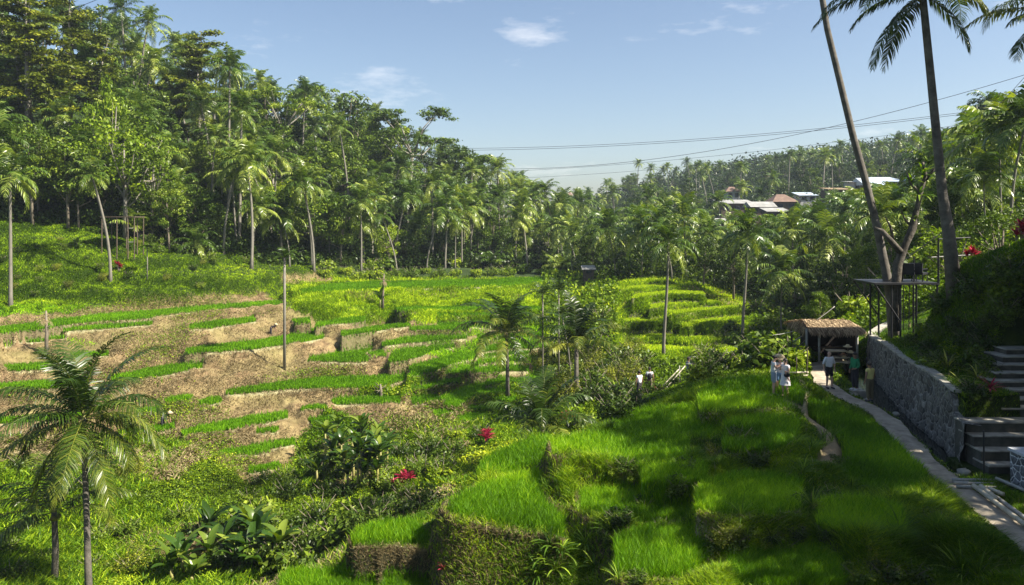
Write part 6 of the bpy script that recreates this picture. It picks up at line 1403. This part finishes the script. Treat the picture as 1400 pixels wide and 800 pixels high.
# ------------------------------------------------------------------ houses
M['wall_white'] = solid('white_plaster_wall', (0.42, 0.42, 0.40), .85, .15, 1); M['roof_metal'] = solid('blue_white_metal_roof', (0.44, 0.52, 0.60), .45, .25, .6, spec=.6)
M['roof_grey'] = solid('grey_sheet_roof', (0.30, 0.30, 0.28), .6, .4, .5); M['roof_tile'] = solid('brown_tile_roof', (0.17, 0.11, 0.08), .8, .35, .8); M['roof_rust'] = solid('rusty_thatch_roof', (0.22, 0.16, 0.09), .9, .4, .7)
mg, n, l = new_mat('dark_window'); b = N(n, 'ShaderNodeBsdfPrincipled', Roughness=.15); b.inputs['Base Color'].default_value = (.03, .04, .05, 1); o = n.new('ShaderNodeOutputMaterial'); l.new(b.outputs[0], o.inputs[0])
def house(px0, px1, pyb, pyt, D, dep, roofh, label, rmat, wmat='wall_white', roof='gable', win=3, over=.5, porch=False, cat='house', name='house', basedrop=6):
    x0, x1 = onpx(px0, D), onpx(px1, D); zb, zt = (HY - pyb) / FPX * D, (HY - pyt) / FPX * D; r = empty(name, ((x0 + x1) / 2, D, zb), 0, label, cat); w = (x1 - x0) / 2; h = zt - zb
    if porch:
        MB().box((-w, dep * .35, -basedrop), (w, dep, h)).build('wall', M[wmat], r); MB().box((-w, 0, -basedrop), (w, dep * .35, .0)).build('base', M['roof_grey'], r)
        k = max(3, int(w / 1.3))
        for i in range(k + 1): MB().box((-w + 2 * w * i / k - .1, .05, 0), (-w + 2 * w * i / k + .1, .25, h)).build('post', M['wall_white'], r)
        yw = dep * .35
    else: MB().box((-w, 0, -basedrop), (w, dep, h)).build('wall', M[wmat], r); yw = 0
    for i in range(win):
        xc = -w + 2 * w * (i + .5) / win; f = MB().box((xc - w / win * .62, yw - .06, h * .22), (xc + w / win * .62, yw + .02, h * .78)).build('window', M['wood'], r); MB().box((xc - w / win * .5, yw - .10, h * .28), (xc + w / win * .5, yw - .065, h * .72)).build('pane', mg, f)
    W_, y0, y1 = w + over, -over, dep + over; mb = MB(); t = .12
    if roof == 'gable': V = [(-W_, y0, h), (W_, y0, h), (W_, y1, h), (-W_, y1, h), (-W_, (y0 + y1) / 2, h + roofh), (W_, (y0 + y1) / 2, h + roofh)]; F = [(0, 1, 5, 4), (2, 3, 4, 5), (0, 4, 3), (1, 2, 5), (0, 3, 2, 1)]
    elif roof == 'shed': V = [(-W_, y0, h), (W_, y0, h), (W_, y1, h + roofh), (-W_, y1, h + roofh), (-W_, y0, h - t), (W_, y0, h - t), (W_, y1, h + roofh - t), (-W_, y1, h + roofh - t)]; F = [(0, 1, 2, 3), (7, 6, 5, 4), (0, 4, 5, 1), (1, 5, 6, 2), (2, 6, 7, 3), (3, 7, 4, 0)]
    else: c = .3 * W_; V = [(-W_, y0, h), (W_, y0, h), (W_, y1, h), (-W_, y1, h), (-c, (y0 + y1) / 2, h + roofh), (c, (y0 + y1) / 2, h + roofh)]; F = [(0, 1, 5, 4), (2, 3, 4, 5), (0, 4, 3), (1, 2, 5), (0, 3, 2, 1)]
    mb.add(V, F).build('roof', M[rmat], r); return r
house(1138, 1184, 275, 259, 186, 7, .7, 'low open pavilion with white posts under a mossy roof left of the big house', 'roof_rust', 'wood', 'shed', 3, .5, True, 'pavilion', 'pavilion')
house(1168, 1184, 259, 249, 190, 6, .5, 'small white upper room between the pavilion and the blue-roofed house', 'roof_grey', 'wall_white', 'shed', 2)
house(1184, 1207, 272, 253, 186, 8, 1.9, 'two-storey white house with a bright blue-white metal roof', 'roof_metal', 'wall_white', 'gable', 3, .7, True)
house(1211, 1236, 272, 248, 190, 8, 1.5, 'house with pale metal roof right of the blue-roofed house', 'roof_metal', 'wood', 'shed', 3, .6, True)
house(1246, 1259, 262, 247, 180, 4, 1.6, 'small pavilion with a pale peaked tent roof right of the houses', 'roof_metal', 'wood', 'hip', 1, .4, False, 'pavilion', 'pavilion')
house(986, 1030, 290, 278, 215, 7, 1.2, 'long low village house with grey sheet roof, left one of the village', 'roof_grey', 'wood', 'shed', 3)
house(1028, 1060, 294, 283, 205, 7, 1.5, 'village house with pale sheet roof in the middle of the village', 'roof_grey', 'wood', 'gable', 3)
house(1058, 1090, 288, 276, 212, 8, 2.2, 'village house with brown tiled hip roof', 'roof_tile', 'wood', 'hip', 2)
house(1050, 1078, 300, 289, 196, 5, 1.0, 'low village shed with pale roof below the tiled house', 'roof_grey', 'wood', 'shed', 2, cat='shed', name='shed')
house(984, 1004, 310, 303, 185, 4, .8, 'small pale-roofed shed below the long village house', 'roof_grey', 'wood', 'shed', 1, cat='shed', name='shed')
house(994, 1012, 272, 262, 240, 5, 1.6, 'small house with dark red roof above the village', 'roof_tile', 'wall_white', 'hip', 2)
house(1094, 1116, 275, 267, 215, 5, 1.0, 'small white-roofed house between village and pavilion', 'roof_metal', 'wall_white', 'shed', 2)
house(772, 790, 275, 267, 330, 5, 1.5, 'distant house with brown roof by the sky gap', 'roof_tile', 'wall_white', 'hip', 2)
house(798, 812, 375, 368, 118, 1.4, .5, 'tiny grey-roofed field hut among the trees behind the top terrace', 'roof_grey', 'wood', 'shed', 1, .3, False, 'hut', 'hut', 3)
# open timber stand under the bright trees on the upper left slope
q = gnd(168, 98); zt = (HY - 296) / FPX * 98; sd_ = empty('timber_stand', q, 0, 'low open timber stand with a dark roof under the bright trees on the left slope', 'stand'); ht = zt - q.z
MB().box((-2.3, -1.2, ht - .12), (2.1, 1.4, ht)).build('roof', M['wood'], sd_)
for x in (-2.1, -.2, 1.2, 2.0):
    for y in (-1.1, 1.3): MB().tube([(x, y, -.4), (x, y, ht - .1)], .07, 6).build('post', M['wood'], sd_)
for z in (.35, .7): MB().tube([(1.2, -1.1, ht * z), (2.0, -1.1, ht * z)], .04, 5).build('rail', M['bamboo_old'], sd_)
# ------------------------------------------------------------------ overhead lines
def line(a, Da, b, Db, sag, label, r=.035): return rope('power_line', [P(*a, Da), P(*b, Db)], r, label, 'cable', 'wire', 4, sag, 40)
line((600, 203), 120, (1330, 152), 95, 1.2, 'upper one of the close pair of power lines across the sky', .030)
line((600, 205.5), 120, (1330, 154.5), 95, 1.2, 'lower one of the close pair of power lines across the sky', .030)
line((640, 230), 110, (1460, 84), 70, 3.0, 'long power line climbing to the upper right across the pair', .026)
line((650, 236), 115, (1330, 168), 95, 1.0, 'thin power line below the close pair', .022)
line((650, 246), 115, (1330, 180), 95, 1.0, 'lowest thin power line above the far ridge', .020)
line((1440, 60), 40, (1262, 242), 39.5, .3, 'cable dropping from the right edge to the gnarled tree', .014)
line((-40, 42), 60, (150, -8), 50, .5, 'cable crossing the upper left corner', .016)
# ------------------------------------------------------------------ people
SKIN = solid('skin_light', (0.52, 0.33, 0.24), .6, .05); SKIN2 = solid('skin_brown', (0.28, 0.16, 0.10), .6, .05)
HAIR = solid('hair_dark', (0.015, 0.012, 0.010), .6, .2, 30); SHOE = solid('shoe_dark', (0.04, 0.04, 0.04), .6); SHOEW = solid('shoe_white', (0.7, 0.7, 0.7), .6)
def cloth(name, c): return solid(name, c, .9, .18, 6, .2)
def skin_mesh(verts, edges, radii, sub=2):
    me = bpy.data.meshes.new('tmp'); me.from_pydata(verts, edges, []); o = bpy.data.objects.new('tmp', me); COL.objects.link(o)
    md = o.modifiers.new('s', 'SKIN'); md.use_smooth_shade = True
    for i, r in enumerate(radii):
        v = me.skin_vertices[0].data[i]; v.radius = r if hasattr(r, '__len__') else (r, r); v.use_root = (i == 0)
    o.modifiers.new('u', 'SUBSURF').levels = sub
    dg = bpy.context.evaluated_depsgraph_get(); ev = o.evaluated_get(dg); out = bpy.data.meshes.new_from_object(ev); bpy.data.objects.remove(o); bpy.data.meshes.remove(me); return out
def person(label, loc, face, pose=None, skin=SKIN, top=None, sleeve=.55, bottom=None, blen=.45, skirt=False, shoes=SHOE, hair='short', height=1.72, extra=None, lean=0.0, head_tilt=0.0):
    """joints in metres for a 1.72 m figure facing +Y; pose overrides them"""
    J = dict(pelvis=(0, 0, .94), waist=(0, .0, 1.08), chest=(0, .0, 1.27), neck=(0, 0, 1.46), chin=(0, .015, 1.54), head=(0, .02, 1.62), crown=(0, .01, 1.69),
             shL=(-.17, 0, 1.40), shR=(.17, 0, 1.40), elL=(-.23, -.02, 1.13), elR=(.23, -.02, 1.13), wrL=(-.25, .05, .89), wrR=(.25, .05, .89), haL=(-.25, .08, .80), haR=(.25, .08, .80),
             hiL=(-.09, 0, .90), hiR=(.09, 0, .90), knL=(-.10, .02, .50), knR=(.10, .02, .50), anL=(-.10, -.02, .09), anR=(.10, -.02, .09), toL=(-.12, .12, .035), toR=(.12, .12, .035))
    J.update(pose or {})
    if lean:                                 # bend forward at the hips
        for k in ('waist', 'chest', 'neck', 'chin', 'head', 'crown', 'shL', 'shR', 'elL', 'elR', 'wrL', 'wrR', 'haL', 'haR'):
            if pose and k in pose: continue
            x, y, z = J[k]; dz = z - .94; J[k] = (x, y * math.cos(lean) + dz * math.sin(lean), .94 + dz * math.cos(lean) - y * math.sin(lean))
    if head_tilt:
        for k in ('chin', 'head', 'crown'): x, y, z = J[k]; n0 = J['neck']; dz = z - n0[2]; dy = y - n0[1]; J[k] = (x, n0[1] + dy * math.cos(head_tilt) + dz * math.sin(head_tilt), n0[2] + dz * math.cos(head_tilt) - dy * math.sin(head_tilt))
    rad = dict(pelvis=(.15, .11), waist=(.135, .10), chest=(.155, .11), neck=.055, chin=.066, head=(.082, .098), crown=(.062, .075), shL=.06, shR=.06, elL=.042, elR=.042, wrL=.028, wrR=.028, haL=(.038, .018), haR=(.038, .018), hiL=.088, hiR=.088, knL=.058, knR=.058, anL=.038, anR=.038, toL=(.042, .026), toR=(.042, .026))
    names = list(J); ix = {k: i for i, k in enumerate(names)}
    E = [('pelvis', 'waist'), ('waist', 'chest'), ('chest', 'neck'), ('neck', 'chin'), ('chin', 'head'), ('head', 'crown'), ('chest', 'shL'), ('chest', 'shR'), ('shL', 'elL'), ('shR', 'elR'), ('elL', 'wrL'), ('elR', 'wrR'), ('wrL', 'haL'), ('wrR', 'haR'), ('pelvis', 'hiL'), ('pelvis', 'hiR'), ('hiL', 'knL'), ('hiR', 'knR'), ('knL', 'anL'), ('knR', 'anR'), ('anL', 'toL'), ('anR', 'toR')]
    s = height / 1.72; r = empty('person', loc, face, label, 'person'); r.scale = (s,) * 3
    body = skin_mesh([J[k] for k in names], [(ix[a], ix[b]) for a, b in E], [rad[k] for k in names])
    b = link('body', body, r); body.materials.clear(); body.materials.append(skin)
    # nose, ears, fingers joined into the body
    mb = MB(); hd = Vector(J['head']); mb.ball(hd + Vector((0, .105, -.015)), (.014, .022, .022), 6, 5); mb.ball(hd + Vector((0, .088, -.062)), (.028, .012, .007), 6, 4)
    for sx in (-1, 1): mb.ball(hd + Vector((sx * .083, .0, -.01)), (.012, .02, .03), 6, 5)
    for sd in 'LR':
        w, h = Vector(J['wr' + sd]), Vector(J['ha' + sd]); d = (h - w).normalized(); sx = d.cross(Vector((0, 1, 0.2))).normalized(); bn = d.cross(sx).normalized()
        for k, (o_, ln) in enumerate([(-.027, .062), (-.009, .075), (.009, .072), (.026, .058)]):
            p0 = h + sx * o_; mb.tube([p0, p0 + d * ln * .55, p0 + d * ln * .9 + bn * .02], [.0095, .009, .007], 5)
        p0 = w.lerp(h, .45) + sx * .03 * (1 if sd == 'L' else -1); mb.tube([p0, p0 + d * .04 + sx * .02 * (1 if sd == 'L' else -1), p0 + d * .075 + sx * .015 * (1 if sd == 'L' else -1)], [.012, .010, .008], 5)
    tm = mb.mesh('t', skin, True); bmx = bmesh.new(); bmx.from_mesh(body); bmx.from_mesh(tm); bmx.to_mesh(body); bmx.free()
    for p_ in body.polygons: p_.use_smooth = True
    def lerp(a, b, f): return tuple(Vector(J[a]).lerp(Vector(J[b]), f))
    if top:
        V = [J['pelvis'], J['waist'], J['chest'], lerp('chest', 'neck', .78), J['shL'], J['shR'], lerp('shL', 'elL', .5), lerp('shR', 'elR', .5)]
        Rr = [(.172, .135), (.160, .125), (.172, .132), .072, .078, .078, .068, .068]; Ed = [(0, 1), (1, 2), (2, 3), (2, 4), (2, 5), (4, 6), (5, 7)]
        if sleeve > .6: V += [lerp('elL', 'wrL', .85 if sleeve > .8 else .1), lerp('elR', 'wrR', .85 if sleeve > .8 else .1), J['elL'], J['elR']]; Rr += [.040, .040, .055, .055]; Ed += [(6, 10), (10, 8), (7, 11), (11, 9)]
        me = skin_mesh(V, Ed, Rr); me.materials.clear(); me.materials.append(top); link('shirt', me, r)
    if bottom:
        if skirt:
            p = Vector(J['pelvis']); MB().tube([p + Vector((0, 0, .12)), p, p + Vector((0, 0, -.18)), p + Vector((0, .01, -.38))], [.14, .175, .20, .235], 16, False).build('skirt', bottom, r, True)
        else:
            V = [J['waist'], J['pelvis'], J['hiL'], J['hiR']]; Rr = [(.145, .115), (.168, .13), .108, .108]; Ed = [(0, 1), (1, 2), (1, 3)]
            if blen <= 1: V += [lerp('hiL', 'knL', blen * 1.9 if blen < .5 else .98), lerp('hiR', 'knR', blen * 1.9 if blen < .5 else .98)]; Rr += [.095, .095]; Ed += [(2, 4), (3, 5)]
            if blen > .6: V += [lerp('knL', 'anL', .95), lerp('knR', 'anR', .95)]; Rr += [.062, .062]; Ed += [(4, 6), (5, 7)]
            me = skin_mesh(V, Ed, Rr); me.materials.clear(); me.materials.append(bottom); link('trousers' if blen > .6 else 'shorts', me, r)
    for sd in 'LR':
        a, t = Vector(J['an' + sd]), Vector(J['to' + sd]); m2 = MB().tube([a + Vector((0, -.05, -.045)), a + Vector((0, .0, -.03)), t + Vector((0, 0, .005)), t + Vector((0, .05, -.005))], [.038, .050, .046, .028], 8); m2.build('shoe', shoes, r, True)
        e = MB().ball(hd + Vector(((-.032 if sd == 'L' else .032), .092, .008)), (.011, .007, .007), 6, 4).build('eye', HAIR, r, True)
    if hair == 'short': MB().ball(hd + Vector((0, -.018, .035)), (.094, .105, .088), 12, 8, .03).build('hair', HAIR, r, True)
    if hair == 'long': MB().ball(hd + Vector((0, -.028, .02)), (.10, .105, .105), 12, 8, .03).ball(hd + Vector((0, -.075, -.14)), (.095, .05, .19), 10, 7, .05).build('hair', HAIR, r, True)
    if hair == 'bun': MB().ball(hd + Vector((0, -.018, .035)), (.096, .105, .09), 12, 8, .03).ball(hd + Vector((0, -.11, .03)), (.04, .04, .04), 8, 6).build('hair', HAIR, r, True)
    return r, J
W_SH = cloth('white_shirt', (.66, .68, .70)); BLK = cloth('black_cloth', (.015, .015, .018)); GRN = cloth('green_shirt', (.01, .20, .08)); YEL = cloth('yellow_top', (.62, .56, .20)); OLV = cloth('olive_trousers', (.13, .11, .06))
GRY = cloth('grey_shorts', (.26, .32, .38)); DEN = cloth('denim', (.10, .19, .32)); WHD = cloth('white_dress', (.68, .66, .66)); LAV = cloth('light_top', (.50, .54, .64)); DRK = cloth('dark_trousers', (.03, .03, .035)); BLG = cloth('blue_grey_shirt', (.12, .16, .20))
PI = math.pi
def stand(px, D, z=None): x = onpx(px, D); return Vector((x, D, gz1(x, D) if z is None else z))
zt_ = ZP + .04
person('bald man in a white shirt and black shorts on the concrete path', stand(1133.5, 35.7, zt_), PI + .15, dict(wrL=(-.26, .02, .90), wrR=(.26, .02, .90), elL=(-.27, -.02, 1.14), elR=(.27, -.02, 1.14), knL=(-.11, .03, .50), anL=(-.12, .04, .09), toL=(-.14, .17, .035)), SKIN, W_SH, .62, BLK, .48, hair='none', height=1.74)
q = PZ(1169, 534, -7.9); o = MB().box((-.42, -.35, -.75), (.35, .5, -.02), .04).build('stone_slab', M['step'], None); o.location = (q.x, q.y, -7.86); tag(o, 'low stone slab at the canal edge under the man in green', 'stone')
person('man in a green long-sleeved shirt and dark trousers standing at the canal edge', (q.x, q.y, -7.88), PI * .62, dict(wrL=(-.20, .18, 1.02), haL=(-.14, .26, 1.0), elL=(-.24, .0, 1.12), wrR=(.24, .08, .88), toL=(-.12, .14, .035)), SKIN2, GRN, .9, DRK, .9, shoes=SHOEW, height=1.74)
person('person in a pale yellow top and olive trousers seen from behind on the path', stand(1189.5, 33.1, zt_), .35, dict(elL=(-.25, -.04, 1.14), wrL=(-.24, .04, .88), elR=(.26, .0, 1.14), wrR=(.25, .1, .90)), SKIN2, YEL, .5, OLV, .9, height=1.70, head_tilt=.25)
zg = lambda x, y: float(gz(x, y))
hold = dict(elL=(-.24, .08, 1.18), wrL=(-.12, .28, 1.30), haL=(-.06, .33, 1.34), elR=(.24, .08, 1.18), wrR=(.12, .28, 1.30), haR=(.05, .33, 1.34))
person('man in a white polo and grey shorts, left one of three visitors', stand(1057.5, 33.4), -PI * .55, hold, SKIN, W_SH, .55, GRY, .48, height=1.74, head_tilt=.35)
r_, J_ = person('woman in a straw hat and denim shorts in the middle of three visitors', stand(1066, 33.6), PI * .95, hold, SKIN, LAV, .5, DEN, .40, height=1.66, hair='long', head_tilt=.3)
hm_ = MB(); hm_.tube([(0, 0, 0), (0, 0, .015)], [.23, .22], 18); hm_.tube([(0, 0, .01), (0, 0, .08), (0, 0, .13)], [.12, .11, .07], 14)
ho = hm_.build('straw_hat', hm, None, True); ho.location = Vector(r_.location) + Vector((0, -.02, 1.63)); ho.rotation_euler = (R(28), 0, 0); tag(ho, 'wide straw hat on the middle woman of the three visitors', 'hat')
person('dark-haired woman in a short white dress, right one of three visitors', stand(1073.5, 33.0), PI * .72, dict(elR=(.22, .06, 1.18), wrR=(.10, .22, 1.34), haR=(.04, .28, 1.40), elL=(-.22, .08, 1.15), wrL=(-.12, .26, 1.22)), SKIN, WHD, .5, WHD, skirt=True, hair='long', height=1.66)
def bag(r, mat, loc, label, name='backpack', cat='backpack', sc=(.15, .09, .2)):
    o = MB().ball((0, 0, 0), sc, 10, 8).build(name, mat, None, True); o.location = loc; return tag(o, label, cat)
bag(None, BLK, Vector(stand(1073.5, 33.0)) + Vector((.0, -.22, 1.0)), 'small black shoulder bag on the woman in the white dress', 'shoulder_bag', 'bag', (.14, .06, .10))
zq = (HY - 545) / FPX * 46
pA = stand(874, 46.0, max(zq, zg(onpx(874, 46), 46) - .5)); pB = stand(888, 46.5, max(zq + .08, zg(onpx(888, 46.5), 46.5) - .5))
person('person in a white shirt behind the brow, left of the red plant', pA, .5, None, SKIN2, W_SH, .6, DRK, .9, height=1.66)
person('person in a white shirt with a black backpack, behind the brow', pB, -.2, None, SKIN2, W_SH, .6, OLV, .9, height=1.70)
bag(None, BLK, pB + Vector((-.03, -.22, 1.18)), 'black backpack worn by the person in white behind the brow')
pC = stand(941, 46.4, (HY - 527) / FPX * 46.4)
person('man in a blue-grey shirt standing on the bamboo stand on the brow', pC, -1.4, None, SKIN2, BLG, .6, DRK, .9, height=1.70)
o = MB().box((-.5, -.4, -.06), (.5, .4, 0)).build('plank_deck', M['bamboo_old'], None); o.location = pC - Vector((0, 0, .0)); tag(o, 'small plank deck of the bamboo stand on the brow', 'deck')
for i, (px, py, lab) in enumerate([(222, 586, 'farmer in a pale hat bending over the rice on a low left paddy'), (370, 459, 'farmer in a pale hat bending over the rice on an upper paddy')]):
    q = hit(px, py)
    r_, J_ = person(lab, q, -PI / 2 + i * .6, dict(wrL=(-.15, .62, .55), wrR=(.15, .6, .52), haL=(-.15, .66, .47), haR=(.15, .64, .44), elL=(-.2, .55, .80), elR=(.2, .55, .80)), SKIN2, BLK, .6, DRK, .9, height=1.6, lean=1.15)
    h_ = MB().tube([(0, 0, 0), (0, 0, .2)], [.27, .02], 14).build('conical_hat', hm, None, True); a_ = r_.rotation_euler.z; hd = Vector(J_['head']) * (1.6 / 1.72)
    h_.location = q + Vector((hd.x * math.cos(a_) - hd.y * math.sin(a_), hd.x * math.sin(a_) + hd.y * math.cos(a_), hd.z + .04)); tag(h_, ['pale conical hat of the farmer on the low paddy', 'pale conical hat of the farmer on the upper paddy'][i], 'hat')
# ------------------------------------------------------------------ haze in the air
m_hz, n, l = new_mat('haze_air')
pv = n.new('ShaderNodeVolumePrincipled'); pv.inputs['Color'].default_value = (0.72, 0.84, 1.0, 1); pv.inputs['Density'].default_value = 0.00019; pv.inputs['Anisotropy'].default_value = 0.2
o_ = n.new('ShaderNodeOutputMaterial'); l.new(pv.outputs[0], o_.inputs['Volume'])
hz = MB().box((-1800, -60, -40), (1800, 900, 75)).build('haze', m_hz); hz['kind'] = 'stuff'; hz['label'] = 'thin bluish air haze over the valley'
